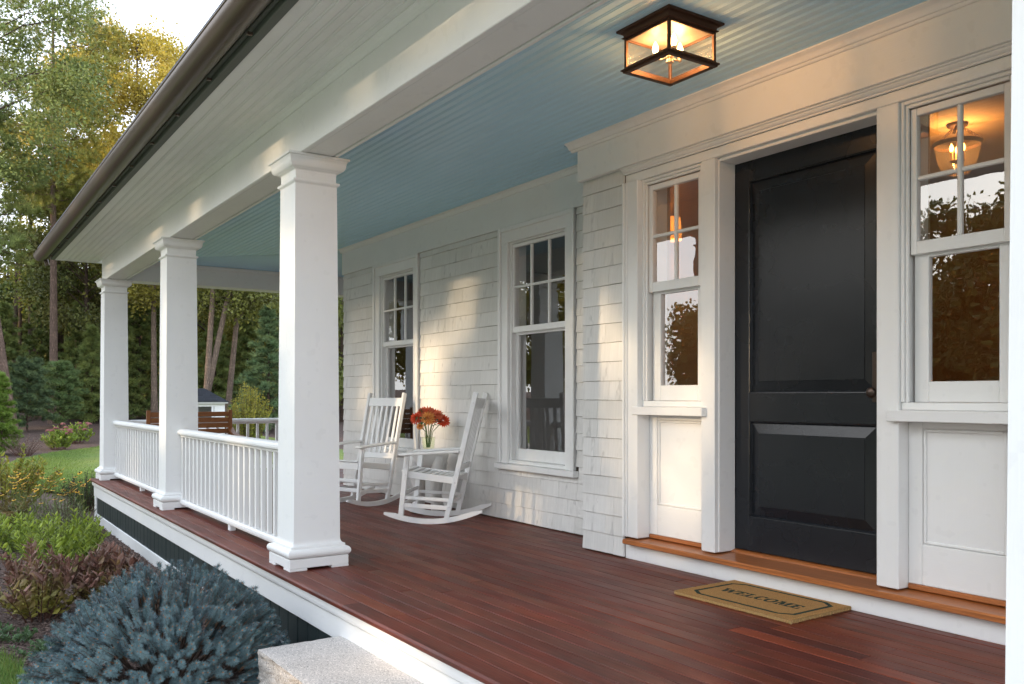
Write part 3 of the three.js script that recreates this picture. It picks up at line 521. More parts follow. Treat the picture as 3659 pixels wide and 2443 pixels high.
// ================================================================ entry wall
const EX0 = -5.11, EX1 = -1.43, EZ = -4.12, DX0 = -3.825, DX1 = -2.70;     // projecting entry bay, casing plane, door opening
const SIDE = [[-4.511, -3.940], [-2.575, -2.004]];
{
  const o = thing('entry_wall', 'projecting white entry bay with frieze, casings and cedar sill round the front door', 'wall');
  const zf = -4.118, zb = -4.36;
  mesh('wall_sheathing', [cb(EX0 + 0.012, -4.66, -0.1, 3.3, zb, zf, 0.002, 'x'), cb(-1.881, EX1, -0.1, 3.3, zb, zf, 0.002, 'x'), cb(-4.66, -1.885, 2.66, 3.3, zb, -4.16, 0.002, 'x'), cb(EX0 + 0.002, EX0 + 0.0119, -0.1, 3.3, -4.475, zf, 0.002, 'z'), cb(EX1 - 0.01, EX1, -0.1, 3.3, -4.475, zf - 0.3, 0.002, 'z')], M.sheathing, o);
  shingle(o, 0.012, 2.772, () => [[EX0 - 0.017, -4.6632]], zf, 5, () => 1, 120);
  shingle(o, 0.012, 2.757, () => [[-1.88, EX1]], zf, 6, () => 0.5, 20);
  for (let y = 0.012, c = 0; y < 2.73; y += SH, c++) { const m = mesh('corner_shingle', wedge(0.31, Math.min(SH, 2.757 - y), c % 3), shingleMats[c % 5], o); m.rotation.y = -Math.PI / 2; m.position.set(EX0 + 0.0018, y, -4.4295); }
  // base board, cedar sill
  mesh('base_board', cb(-4.663, -1.884, 0.001, 0.112, -4.36, -4.118, 0.003), M.white, o);
  mesh('cedar_sill', runX([[-4.36, 0.1125], [-4.062, 0.1125], [-4.055, 0.118], [-4.055, 0.138], [-4.064, 0.147], [-4.36, 0.160]], -4.625, -1.92), M.sill, o, 'glossy orange cedar sill running under the door and side windows');
  for (const [a, b] of SIDE) mesh('cedar_upstand', cb(a + 0.001, b - 0.001, 0.158, 0.186, -4.36, -4.200, 0.004), M.sill, o);
  mesh('cedar_threshold', runX([[-4.36, 0.160], [-4.262, 0.155], [-4.268, 0.164], [-4.285, 0.172], [-4.36, 0.174]], DX0 + 0.001, DX1 - 0.001), M.sill, o);
  // casings
  const zc = EZ, zi = -4.36;
  const cas = (x0, x1, y0, y1, name = 'casing', zz = zc) => mesh(name, cb(x0, x1, y0, y1, zi, zz, 0.004, y1 - y0 > x1 - x0 ? 'y' : 'x'), M.white, o);
  cas(-4.664, -4.5115, 0.1605, 2.654, 'casing', zc + 0.028); cas(-3.9395, DX0, 0.1605, 2.654); cas(DX1, -2.5755, 0.1605, 2.654); cas(-2.0035, -1.882, 0.1605, 2.654, 'casing', zc + 0.028);
  mesh('reeded_band', [cb(-4.662, -4.635, 0.161, 2.653, zc + 0.0285, zc + 0.042, 0.006, 'y'), cb(-4.630, -4.612, 0.161, 2.653, zc + 0.0285, zc + 0.037, 0.004, 'y')], M.white, o);
  mesh('reeded_band', [cb(-1.911, -1.884, 0.161, 2.653, zc + 0.0285, zc + 0.042, 0.006, 'y'), cb(-1.934, -1.916, 0.161, 2.653, zc + 0.0285, zc + 0.037, 0.004, 'y')], M.white, o);
  cas(-4.664, -1.882, 2.6545, 2.716, 'head_casing', zc + 0.001);
  mesh('door_stop', [cb(DX0 + 0.0003, DX0 + 0.010, 0.162, 2.650, -4.30, -4.150, 0.004, 'y'), cb(DX1 - 0.010, DX1 - 0.0003, 0.162, 2.650, -4.30, -4.150, 0.004, 'y'), cb(DX0 + 0.0105, DX1 - 0.0105, 2.632, 2.6542, -4.30, -4.150, 0.004, 'x')], M.white, o);
  // architrave mould, frieze, crown
  mesh('architrave_moulding', runX([[-4.12, 2.7165], [-4.102, 2.7165], [-4.102, 2.724], [-4.092, 2.728], [-4.084, 2.736], [-4.080, 2.744], [-4.070, 2.746], [-4.066, 2.752], [-4.068, 2.7565], [-4.12, 2.7565]], -4.662, -1.884), M.white, o);
  mesh('frieze_board', cb(EX0 - 0.022, EX1 + 0.012, 2.757, 3.044, -4.0945, -4.052, 0.004), M.white, o);
  mesh('crown_moulding', runX([[-4.051, 2.984], [-4.051, 3.0445], [-3.972, 3.0445], [-3.972, 3.036], [-3.980, 3.032], [-3.996, 3.024], [-4.006, 3.014], [-4.014, 3.002], [-4.018, 2.998], [-4.030, 2.998], [-4.034, 2.990], [-4.040, 2.984]], EX0 - 0.075, EX1 + 0.075), M.white, o);
  // recessed panels below the side windows
  for (const [a, b] of SIDE) {
    mesh('recessed_panel', [cb(a + 0.0005, b - 0.0005, 0.187, 1.02, -4.36, -4.222, 0.002, 'y'), cb(a + 0.0007, a + 0.075, 0.1865, 1.018, -4.2215, -4.206, 0.004, 'y'), cb(b - 0.075, b - 0.0007, 0.1865, 1.018, -4.2215, -4.206, 0.004, 'y'), cb(a + 0.0755, b - 0.0755, 0.1865, 0.395, -4.2215, -4.2065, 0.004, 'x'), cb(a + 0.0755, b - 0.0755, 0.985, 1.018, -4.2215, -4.2065, 0.004, 'x')], M.white, o);
    const q = [[a + 0.077, b - 0.077, 0.397, 0.983]][0], w = 0.016, d = -4.212;
    mesh('panel_moulding', [cb(q[0], q[0] + w, q[2], q[3], -4.2215, d, 0.005, 'y'), cb(q[1] - w, q[1], q[2], q[3], -4.2215, d, 0.005, 'y'), cb(q[0] + w, q[1] - w, q[2], q[2] + w, -4.2215, d - 0.0005, 0.005, 'x'), cb(q[0] + w, q[1] - w, q[3] - w, q[3], -4.2215, d - 0.0005, 0.005, 'x')], M.white, o);
  }
}
function sideWindow([a, b], label) {
  const o = thing('side_window', label, 'window', [0, 0, 0], 0, 'four over one windows beside the door'), z = EZ - 0.016;
  mesh('sill', [cb(a - 0.045, b + 0.045, 1.021, 1.078, -4.21, -4.078, 0.004, 'x'), cb(a + 0.0005, b - 0.0005, 1.0785, 1.118, -4.36, z - 0.006, 0.004, 'x')], M.white, o);
  mesh('frame', [cb(a + 0.0005, a + 0.020, 1.1185, 2.6535, -4.36, z, 0.003, 'y'), cb(b - 0.020, b - 0.0005, 1.1185, 2.6535, -4.36, z, 0.003, 'y'), cb(a + 0.0205, b - 0.0205, 2.634, 2.6535, -4.36, z, 0.003, 'x')], M.white, o);
  mesh('stop', [cb(a + 0.0205, a + 0.036, 1.1185, 2.6335, z - 0.03, z - 0.012, 0.003, 'y'), cb(b - 0.036, b - 0.0205, 1.1185, 2.6335, z - 0.03, z - 0.012, 0.003, 'y'), cb(a + 0.0365, b - 0.0365, 2.616, 2.6335, z - 0.03, z - 0.012, 0.003, 'x')], M.white, o);
  sash(o, 'upper_sash', a + 0.036, b - 0.036, 1.87, 2.612, z - 0.031, 0.036, 0.034, 0.038, 0.066, 2, 2);
  sash(o, 'lower_sash', a + 0.036, b - 0.036, 1.119, 1.885, z - 0.069, 0.036, 0.075, 0.03, 0.105, 1, 1);
}
sideWindow(SIDE[0], 'narrow four over one window between the shingles and the black door');
sideWindow(SIDE[1], 'narrow four over one window on the handle side of the door');

// ================================================================ front door
{
  const o = thing('front_door', 'tall glossy black front door with two raised panels', 'door');
  const x0 = DX0 + 0.004, x1 = DX1 - 0.004, y0 = 0.176, y1 = 2.640, z = -4.302, zb = -4.35, st = 0.115, rl = [[y0, 0.388], [0.992, 1.168], [2.506, y1]];
  mesh('stile', cb(x0, x0 + st, y0, y1, zb, z, 0.003, 'y'), M.door, o); mesh('stile', cb(x1 - st, x1, y0, y1, zb, z, 0.003, 'y'), M.door, o);
  for (const [a, b] of rl) mesh('rail', cb(x0 + st + 0.0003, x1 - st - 0.0003, a, b, zb, z - 0.0004, 0.003, 'x'), M.door, o);
  for (const [a, b, n] of [[0.3883, 0.9917, 'lower_panel'], [1.1683, 2.5057, 'upper_panel']]) {
    const X0 = x0 + st, X1 = x1 - st, B = 0.062, zr = z - 0.022, zt = z - 0.005, e = 0.012;
    const P = (x, y, q) => [x, y, q], in0 = [X0 + e, a + e, X1 - e, b - e], in1 = [X0 + e + B, a + e + B, X1 - e - B, b - e - B];
    const ring = (A, za, Bx, zbb) => [[P(A[0], A[1], za), P(A[2], A[1], za), P(Bx[2], Bx[1], zbb), P(Bx[0], Bx[1], zbb)], [P(A[2], A[1], za), P(A[2], A[3], za), P(Bx[2], Bx[3], zbb), P(Bx[2], Bx[1], zbb)], [P(A[2], A[3], za), P(A[0], A[3], za), P(Bx[0], Bx[3], zbb), P(Bx[2], Bx[3], zbb)], [P(A[0], A[3], za), P(A[0], A[1], za), P(Bx[0], Bx[1], zbb), P(Bx[0], Bx[3], zbb)]];
    const lip = [in1[0] + 0.002, in1[1] + 0.002, in1[2] - 0.002, in1[3] - 0.002];
    const g = polys([...ring(in0, zr, in1, zt - 0.003), ...ring(in1, zt - 0.003, lip, zt), [P(lip[0], lip[1], zt), P(lip[2], lip[1], zt), P(lip[2], lip[3], zt), P(lip[0], lip[3], zt)]]);
    mesh(n, uvm(g, 'y'), M.door, o);
    const out = [X0, a, X1, b], mid = [X0 + 0.005, a + 0.005, X1 - 0.005, b - 0.005], inn = [X0 + 0.013, a + 0.013, X1 - 0.013, b - 0.013];
    mesh('sticking', uvm(polys([...ring(out, z - 0.001, mid, z - 0.002), ...ring(mid, z - 0.004, inn, zr + 0.0005)]), 'x'), M.door, o);
  }
  const hx = -2.815, hy = 1.255;
  mesh('lock_plate', [cb(hx - 0.027, hx + 0.027, hy - 0.138, hy + 0.138, z, z + 0.004, 0.002, 'y'), cb(hx - 0.022, hx + 0.022, hy - 0.133, hy + 0.133, z + 0.0042, z + 0.006, 0.001, 'y')], M.knob, o);
  mesh('knob', new THREE.LatheGeometry([[0.016, 0], [0.016, 0.004], [0.009, 0.008], [0.009, 0.022], [0.016, 0.027], [0.026, 0.034], [0.0305, 0.044], [0.0285, 0.054], [0.020, 0.062], [0.0, 0.064]].map(q => new THREE.Vector2(...q)), 24).rotateX(Math.PI / 2).translate(hx, hy - 0.085, z + 0.006), M.knob, o);
  mesh('keyhole_cover', new THREE.CylinderGeometry(0.016, 0.017, 0.005, 20).rotateX(Math.PI / 2).translate(hx, hy + 0.06, z + 0.0085), M.knob, o);
}

// ================================================================ rooms behind the glass
{
  const o = thing('foyer', 'warm lit entrance hall seen through the side windows', 'room', [0, 0, 0], 0, undefined, 'structure');
  const x0 = -5.0, x1 = -1.5, z0 = -8.2, z1 = -4.361, y1 = 3.03;
  mesh('hall_floor', cb(x0, x1, 0.02, 0.14, z0, z1, 0.002, 'x'), M.floorIn, o);
  mesh('hall_ceiling', cb(x0, x1, y1, y1 + 0.1, z0, z1, 0.002, 'x'), M.wallIn, o);
  mesh('hall_wall', cb(x0 - 0.1, x0, 0.02, y1 + 0.1, z0, z1, 0.002, 'z'), M.wallIn, o);
  mesh('hall_wall', cb(x1, x1 + 0.1, 0.02, y1 + 0.1, z0, z1, 0.002, 'z'), M.wallIn, o);
  mesh('hall_wall', cb(x0 - 0.1, x1 + 0.1, 0.02, y1 + 0.1, z0 - 0.1, z0, 0.002, 'x'), M.wallIn, o);
  mesh('front_wall_lining', [cb(-4.66, -1.885, 2.656, 3.03, -4.40, -4.3605, 0.002, 'x'), cb(-5, -4.5, 0.14, 3.03, -4.40, -4.3605, 0.002, 'y'), cb(-2.02, -1.5, 0.14, 3.03, -4.40, -4.3605, 0.002, 'y'), cb(-3.95, DX0, 0.14, 2.656, -4.40, -4.3605, 0.002, 'y'), cb(DX1, -2.57, 0.14, 2.656, -4.40, -4.3605, 0.002, 'y')], M.wallIn, o);
  mesh('hall_door_casing', [cb(-4.999, -4.97, 0.14, 2.45, -6.9, -6.78, 0.004, 'y'), cb(-4.999, -4.97, 0.14, 2.45, -5.75, -5.63, 0.004, 'y'), cb(-4.999, -4.97, 2.45, 2.58, -6.92, -5.61, 0.004, 'z')], M.wallIn, o);
  mesh('hall_picture_frame', [cb(-2.6, -2.02, 1.55, 2.3, -8.199, -8.17, 0.006, 'x')], M.lanternMetal, o);
  mesh('crown_moulding', [cb(x0 + 0.001, x0 + 0.06, y1 - 0.1, y1 - 0.001, z0, z1 - 0.05, 0.02, 'z'), cb(x0 + 0.061, x1 - 0.001, y1 - 0.1, y1 - 0.001, z0 + 0.001, z0 + 0.06, 0.02, 'x')], M.wallIn, o);
  const d = thing('dark_room', 'unlit room behind the tall windows of the shingle wall', 'room', [0, 0, 0], 0, undefined, 'structure');
  mesh('room_floor', cb(-10.29, -5.12, -0.05, 0.10, -8.5, -4.661, 0.002, 'x'), M.floorIn, d);
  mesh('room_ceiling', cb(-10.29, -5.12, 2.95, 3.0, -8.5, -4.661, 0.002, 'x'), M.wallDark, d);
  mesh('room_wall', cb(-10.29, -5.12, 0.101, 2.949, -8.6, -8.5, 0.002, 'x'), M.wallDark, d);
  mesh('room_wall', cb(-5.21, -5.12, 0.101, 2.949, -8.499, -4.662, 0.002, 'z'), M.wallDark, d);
}
const bulbMat = (r, g, b, s) => std({ color: C(1, 0.9, 0.7), emissive: C(r, g, b), emissiveIntensity: s, roughness: 0.3 });
M.bulb = bulbMat(1, 0.62, 0.25, 8); M.bulbIn = bulbMat(1, 0.5, 0.14, 5);
const WARM = C(1, 0.49, 0.19), WARM_IN = C(1, 0.46, 0.13);
function lampLight(parent, x, y, z, col, I, rad = 0.018) { const l = new THREE.PointLight(col, I, 0, 2); l.position.set(x, y, z); l.castShadow = true; l.shadow.radius = rad / 0.02; parent.add(l); }
const candle = (x, y, z, s = 1) => at(new THREE.LatheGeometry([[0.0, 0], [0.008, 0.001], [0.012, 0.008], [0.0165, 0.024], [0.015, 0.036], [0.009, 0.052], [0.003, 0.064], [0, 0.067]].map(q => new THREE.Vector2(q[0] * s, q[1] * s)), 14), x, y, z);
{
  const o = thing('ceiling_lantern', 'lit square bronze and glass ceiling lantern over the door mat', 'lantern', [-3.245, CEIL, -3.166]);
  const h = 0.157, yb = -0.197, yt = -0.044;
  const cove = [[0.150, yt], [0.170, yt], [0.176, yt + 0.004], [0.170, yt + 0.008], [0.166, yt + 0.010]]; for (let k = 0; k <= 5; k++) { const q = k / 5 * Math.PI / 2; cove.push([0.166 + 0.024 * (1 - Math.cos(q)), yt + 0.011 + 0.020 * Math.sin(q)]); } cove.push([0.194, yt + 0.034], [0.194, -0.0005]);
  mesh('canopy', squareSweep(cove, 0, 0), M.lanternMetal, o);
  mesh('reflector', cb(-0.149, 0.149, yt - 0.003, yt - 0.0005, -0.149, 0.149, 0.001, 'x'), std({ color: C(0.17, 0.15, 0.12), roughness: 0.35 }), o);
  for (const i of [-1, 1]) for (const j of [-1, 1]) mesh('corner_post', cb(i * h - 0.008, i * h + 0.008, yb, yt - 0.0005, j * h - 0.008, j * h + 0.008, 0.002, 'y'), M.lanternMetal, o);
  const fr = []; for (const s of [-1, 1]) { const a = s < 0 ? [-h - 0.014, -h + 0.014] : [h - 0.014, h + 0.014]; fr.push(cb(a[0], a[1], yb - 0.024, yb - 0.0005, -h - 0.014, h + 0.014, 0.003, 'z'), cb(-h + 0.0145, h - 0.0145, yb - 0.024, yb - 0.0005, a[0], a[1], 0.003, 'x')); const b = s < 0 ? [-h - 0.022, -h - 0.0145] : [h + 0.0145, h + 0.022]; fr.push(cb(b[0], b[1], yb - 0.014, yb - 0.006, -h - 0.022, h + 0.022, 0.002, 'z'), cb(-h - 0.014, h + 0.014, yb - 0.014, yb - 0.006, b[0], b[1], 0.002, 'x')); }
  mesh('bottom_frame', fr, M.lanternMetal, o);
  const tr = []; for (const s of [-1, 1]) { const a = s < 0 ? [-h - 0.004, -h + 0.006] : [h - 0.006, h + 0.004]; tr.push(cb(a[0], a[1], yb + 0.0003, yb + 0.010, -h + 0.0083, h - 0.0083, 0.002, 'z'), cb(-h + 0.0083, h - 0.0083, yb + 0.0003, yb + 0.010, a[0], a[1], 0.002, 'x'), cb(a[0], a[1], yt - 0.012, yt - 0.0008, -h + 0.0083, h - 0.0083, 0.002, 'z'), cb(-h + 0.0083, h - 0.0083, yt - 0.012, yt - 0.0008, a[0], a[1], 0.002, 'x')); }
  mesh('glazing_bar', tr, M.lanternMetal, o);
  for (let k = 0; k < 4; k++) mesh('pane', new THREE.PlaneGeometry(2 * h - 0.012, yt - yb - 0.012).translate(0, (yt + yb) / 2, h - 0.002).rotateY(k * Math.PI / 2), M.lampPane, o);
  mesh('bottom_pane', new THREE.PlaneGeometry(2 * h - 0.03, 2 * h - 0.03).rotateX(Math.PI / 2).translate(0, yb - 0.012, 0), M.lampPane, o);
  const brass = std({ color: C(0.55, 0.42, 0.28), metalness: 0.8, roughness: 0.35 });
  mesh('stem', [tube([[0, yt, 0], [0, yb + 0.03, 0]], 0.006, 10), new THREE.SphereGeometry(0.018, 14, 10).translate(0, yb + 0.045, 0), new THREE.CylinderGeometry(0.014, 0.020, 0.02, 14).translate(0, yb + 0.026, 0)], brass, o);
  for (let k = 0; k < 3; k++) {
    const a = k * 2.094 + 0.5, x = Math.cos(a) * 0.075, z = Math.sin(a) * 0.075;
    mesh('lamp_arm', [tube([[0, yb + 0.045, 0], [x * 0.6, yb + 0.038, z * 0.6], [x, yb + 0.044, z]], 0.004, 8), at(new THREE.CylinderGeometry(0.012, 0.010, 0.026, 12), x, yb + 0.058, z), at(new THREE.SphereGeometry(0.010, 10, 8), x, yb + 0.043, z)], brass, o);
    mesh('candle_bulb', candle(x, yb + 0.071, z), M.bulb, o); lampLight(o, x, yb + 0.096, z, WARM, 0.19);
  }
}
{
  const o = thing('pendant_lantern', 'lit bell jar pendant lantern hanging in the hall behind the window', 'pendant lamp', [-3.25, 3.03, -5.9]);
  mesh('ceiling_plate', new THREE.LatheGeometry([[0, -0.03], [0.04, -0.03], [0.065, -0.018], [0.07, -0.001]].map(q => new THREE.Vector2(...q)), 24), M.lanternMetal, o);
  const jar = [[0.03, -0.36], [0.075, -0.345], [0.105, -0.31], [0.128, -0.25], [0.142, -0.18], [0.150, -0.12], [0.158, -0.10]].map(q => new THREE.Vector2(...q));
  mesh('glass_jar', new THREE.LatheGeometry(jar, 32), phy({ color: C(0.95, 0.88, 0.75), transmission: 0.97, thickness: 0, roughness: 0.05, ior: 1.6, side: THREE.DoubleSide }), o);
  mesh('jar_rim', new THREE.LatheGeometry([[0.147, -0.155], [0.153, -0.155], [0.157, -0.13], [0.151, -0.13]].map(q => new THREE.Vector2(...q)), 32), M.lanternMetal, o);
  for (let k = 0; k < 3; k++) { const a = k * 2.094 + 0.9, l = []; for (let i = 0; i < 12; i++) { const t = i / 11, g = new THREE.TorusGeometry(0.010, 0.0022, 6, 10); if (i % 2) g.rotateY(Math.PI / 2); g.rotateZ(0.6); g.translate(0.04 + t * 0.125, -0.03 - t * 0.075, 0); g.rotateY(a); l.push(g); } mesh('chain', l, M.lanternMetal, o); }
  mesh('candle_cluster', [tube([[0, -0.06, 0], [0, -0.26, 0]], 0.005, 8), at(new THREE.CylinderGeometry(0.05, 0.02, 0.015, 16), 0, -0.265, 0)], M.lanternMetal, o);
  for (let k = 0; k < 3; k++) { const a = k * 2.094, x = Math.cos(a) * 0.042, z = Math.sin(a) * 0.042; mesh('candle_sleeve', at(new THREE.CylinderGeometry(0.011, 0.011, 0.06, 12), x, -0.227, z), M.wallIn, o); mesh('candle_bulb', candle(x, -0.196, z, 0.9), M.bulbIn, o); lampLight(o, x, -0.172, z, WARM_IN, 0.13); }
  const s = thing('drum_pendant', 'lit drum shade lamp inside, seen through the narrow window by the shingles', 'pendant lamp', [-4.86, 2.52, -4.74]);
  mesh('shade', new THREE.CylinderGeometry(0.085, 0.095, 0.17, 28, 1, true).translate(0, -0.085, 0), phy({ color: C(0.75, 0.52, 0.28), transmission: 0.22, roughness: 1, thickness: 0, side: THREE.DoubleSide }), s);
  mesh('bulb', new THREE.SphereGeometry(0.022, 12, 10).translate(0, -0.08, 0), M.bulbIn, s); lampLight(s, 0, -0.08, 0, WARM_IN, 0.13, 0.02);
  mesh('bracket', [tube([[0, 0.0, 0], [0, -0.2, 0], [-0.07, -0.24, 0], [-0.138, -0.24, 0]], 0.006, 8), cb(-0.1395, -0.130, -0.30, -0.18, -0.03, 0.03, 0.003)], M.lanternMetal, s);
}

// ================================================================ rocking chairs
function rockingChair(label, pos, turn, tilt = 0) {
  const o = thing('rocking_chair', label, 'rocking chair', pos, turn, 'white wooden rocking chairs');
  const m = M.whiteChair, W = 0.262;
  const rk = z => 0.0 + 0.115 * Math.pow((z + 0.03) / 0.5, 2);
  const side = (z0, y0, z1, y1, w, t, x, name, c = 0.004) => {           // a straight bar in the side plane
    const L = Math.hypot(z1 - z0, y1 - y0), g = cb(-t / 2, t / 2, 0, L, -w / 2, w / 2, c, 'y'); g.rotateX(Math.atan2(z1 - z0, y1 - y0)); g.translate(x, y0, z0); return mesh(name, g, m, o);
  };
  for (const s of [-1, 1]) {
    const up = [], lo = []; for (let k = 0; k <= 18; k++) { const z = -0.52 + k / 18 * 0.90, th = 0.046 * Math.min(1, 0.45 + Math.min(k, 18 - k) * 0.3); lo.push([z, rk(z)]); up.push([z, rk(z) + th]); }
    const g = runX([...lo, ...up.reverse()], s * W - 0.016, s * W + 0.016); mesh('rocker', g, m, o);
    side(0.225, rk(0.225) + 0.03, 0.165, 0.625, 0.046, 0.034, s * W, 'front_leg');
    side(-0.195, rk(-0.195) + 0.03, -0.465, 1.185, 0.046, 0.034, s * W, 'back_post');
    side(0.196, 0.165, -0.215, 0.145, 0.040, 0.022, s * W, 'side_stretcher');
    side(0.204, 0.235, -0.225, 0.215, 0.030, 0.020, s * (W - 0.002), 'side_stretcher');
    const a = side(0.205, 0.445, -0.30, 0.385, 0.062, 0.024, s * (W - 0.030), 'seat_rail');
    const arm = cb(-0.045, 0.045, 0, 0.024, -0.29, 0.265, 0.008, 'z'); arm.rotateX(0.06); arm.translate(s * W, 0.625, -0.03); mesh('armrest', arm, m, o);
    mesh('arm_bracket', polys([[[s * (W + 0.018), 0.60, 0.16], [s * (W + 0.04), 0.60, 0.16], [s * (W + 0.018), 0.50, 0.172]], [[s * (W + 0.018), 0.60, 0.175], [s * (W + 0.018), 0.50, 0.187], [s * (W + 0.04), 0.60, 0.175]], [[s * (W + 0.04), 0.60, 0.16], [s * (W + 0.04), 0.60, 0.175], [s * (W + 0.018), 0.50, 0.187], [s * (W + 0.018), 0.50, 0.172]]]), m, o);
    for (const [z, y] of [[0.182, 0.44], [0.205, 0.17], [-0.30, 0.48], [-0.27, 0.375], [-0.222, 0.16], [-0.44, 1.09]]) mesh('bolt_cap', new THREE.SphereGeometry(0.010, 8, 6).scale(0.5, 1, 1).translate(s * (W + 0.017), y, z), m, o);
  }
  const bar = (y0, y1, z0, z1, name, h = W - 0.0172) => mesh(name, cb(-h, h, y0, y1, z0, z1, 0.004, 'x'), m, o);
  bar(0.39, 0.462, 0.192, 0.214, 'front_rail'); bar(0.155, 0.195, 0.19, 0.21, 'front_stretcher'); bar(0.255, 0.29, 0.186, 0.206, 'front_stretcher'); bar(0.17, 0.21, -0.235, -0.215, 'back_stretcher');
  const lean = y => -0.195 - (y - 0.06) * 0.24;
  const cross = (y, h, name) => { const g = cb(-W + 0.0172, W - 0.0172, -h / 2, h / 2, -0.011, 0.011, 0.004, 'x'); g.rotateX(-0.236); g.translate(0, y, lean(y)); mesh(name, g, m, o); };
  cross(1.085, 0.095, 'top_rail'); cross(0.505, 0.06, 'lower_back_rail');
  for (let k = 0; k < 6; k++) { const x = -0.19 + k * 0.076, g = cb(-0.0165, 0.0165, 0, 0.528, -0.007, 0.007, 0.003, 'y'); g.rotateX(-0.236); g.translate(x, 0.525, lean(0.525)); mesh('back_slat', g, m, o); }
  for (let k = 0; k < 9; k++) { const z0 = 0.225 - k * 0.058, y = 0.468 - (0.225 - z0) * 0.115 - 0.02 * Math.sin(k / 8 * Math.PI); mesh('seat_slat', cb(-W + 0.02, W - 0.02, y, y + 0.014, z0 - 0.05, z0, 0.004, 'x'), m, o); }
  return o;
}
rockingChair('white rocking chair beside the white stool, under the nearer window', [-7.118, 0, -3.90], Math.atan2(-0.667, 0.746));
rockingChair('white rocking chair in front of the farther window, partly behind the column', [-8.60, 0, -3.80], Math.atan2(0.34, 0.94));

// ================================================================ white stool with vase of dahlias
{
  const o = thing('garden_stool', 'white carved stool with rounded bowl and splayed legs between the rockers', 'stool', [-7.64, 0, -4.14], 0.5);
  const prof = [[0, 0.40], [0.05, 0.402], [0.10, 0.415], [0.145, 0.445], [0.185, 0.49], [0.208, 0.55], [0.213, 0.59], [0.203, 0.61], [0.16, 0.617], [0, 0.618]].map(q => new THREE.Vector2(...q));
  mesh('bowl_top', new THREE.LatheGeometry(prof, 40), M.stone, o);
  for (let k = 0; k < 4; k++) { const a = k * Math.PI / 2 + 0.4, c = Math.cos(a), s = Math.sin(a), P = (r, y) => V(c * r, y, s * r); mesh('leg', tube([P(0.165, 0.56), P(0.170, 0.48), P(0.150, 0.38), P(0.125, 0.27), P(0.118, 0.16), P(0.135, 0.06), P(0.15, 0.002)], [0.056, 0.060, 0.058, 0.048, 0.042, 0.045, 0.052], 14), M.stone, o); }
  const v = thing('glass_vase', 'clear glass vase of water holding the dahlias on the stool', 'vase', [-7.64, 0.619, -4.15]);
  const gl = phy({ color: C(1, 1, 1), transmission: 1, thickness: 0, roughness: 0.0, ior: 1.45 });
  mesh('glass', new THREE.LatheGeometry([[0, 0.004], [0.055, 0.004], [0.060, 0.012], [0.066, 0.10], [0.074, 0.22]].map(q => new THREE.Vector2(...q)), 36), gl, v);
  mesh('base', new THREE.LatheGeometry([[0, 0.0], [0.056, 0.0], [0.060, 0.006], [0.058, 0.010], [0, 0.010]].map(q => new THREE.Vector2(...q)), 36), gl, v);
  mesh('water', new THREE.LatheGeometry([[0, 0.012], [0.054, 0.012], [0.0575, 0.02], [0.0625, 0.10], [0.064, 0.125], [0, 0.126]].map(q => new THREE.Vector2(...q)), 32), phy({ color: C(0.90, 0.95, 0.84), transmission: 1, thickness: 0, roughness: 0.0, ior: 1.33 }), v);
  const b = thing('dahlia_bouquet', 'bouquet of red orange and peach dahlias in the glass vase', 'bouquet', [-7.64, 0.619, -4.15]);
  const r = rng(88), green = std({ color: C(0.09, 0.16, 0.03), roughness: 0.7 }), gLeaf = leafMat({ color: C(0.05, 0.11, 0.025), transmission: 0.2 });
  function dahlia(rad, cols) {
    const pos = [], col = [], R = rng(Math.floor(rad * 9999));
    for (let ring = 0; ring < 8; ring++) {
      const n = 16 - ring, el = -0.25 + ring * 0.225, L = rad * (1 - ring * 0.055), w = rad * 0.19;
      for (let k = 0; k < n; k++) {
        const a = (k + ring * 0.5) / n * Math.PI * 2 + R() * 0.12, e = el + (R() - 0.5) * 0.12, l = L * (0.92 + R() * 0.14);
        const d = V(Math.cos(a) * Math.cos(e), Math.sin(e), Math.sin(a) * Math.cos(e)), s = V(-Math.sin(a), 0, Math.cos(a)), u = s.clone().cross(d).negate();
        const P = (t, x, q) => d.clone().multiplyScalar(l * t).addScaledVector(s, x * w).addScaledVector(u, q * w);
        const A = P(0.15, 0, 0), B = P(0.62, 0.62, 0.28), Cc = P(0.62, -0.62, 0.28), D = P(1, 0, 0.12), E = P(0.62, 0, -0.1);
        for (const T of [[A, B, E], [A, E, Cc], [B, D, E], [Cc, E, D]]) for (const q of T) { pos.push(q.x, q.y, q.z); const c = cols[(ring + (R() > 0.7 ? 1 : 0)) % cols.length], f = 0.85 + 0.3 * R(); col.push(c[0] * f, c[1] * f, c[2] * f); }
      }
    }
    const g = new THREE.BufferGeometry(); g.setAttribute('position', new THREE.Float32BufferAttribute(pos, 3)); g.setAttribute('color', new THREE.Float32BufferAttribute(col, 3)); g.computeVertexNormals(); return g;
  }
  const petal = leafMat({ vertexColors: true, transmission: 0.25, roughness: 0.7 });
  const red = [[0.74, 0.075, 0.022], [0.82, 0.12, 0.03]], peach = [[0.85, 0.33, 0.07], [0.86, 0.45, 0.12]], coral = [[0.75, 0.16, 0.06], [0.8, 0.24, 0.10]];
  const F = [[0.045, 0.305, 0.06, 0.05, red], [-0.06, 0.375, -0.04, 0.06, red], [0.10, 0.345, 0.03, 0.055, coral], [-0.115, 0.315, 0.03, 0.070, red], [-0.01, 0.365, -0.02, 0.080, coral], [0.06, 0.35, -0.05, 0.068, red], [0.005, 0.315, 0.085, 0.076, peach], [0.145, 0.29, 0.0, 0.074, red], [-0.055, 0.31, 0.05, 0.045, coral], [-0.075, 0.235, 0.09, 0.040, peach]];
  const cam2 = V(7.64, 0.2, 4.15).normalize();
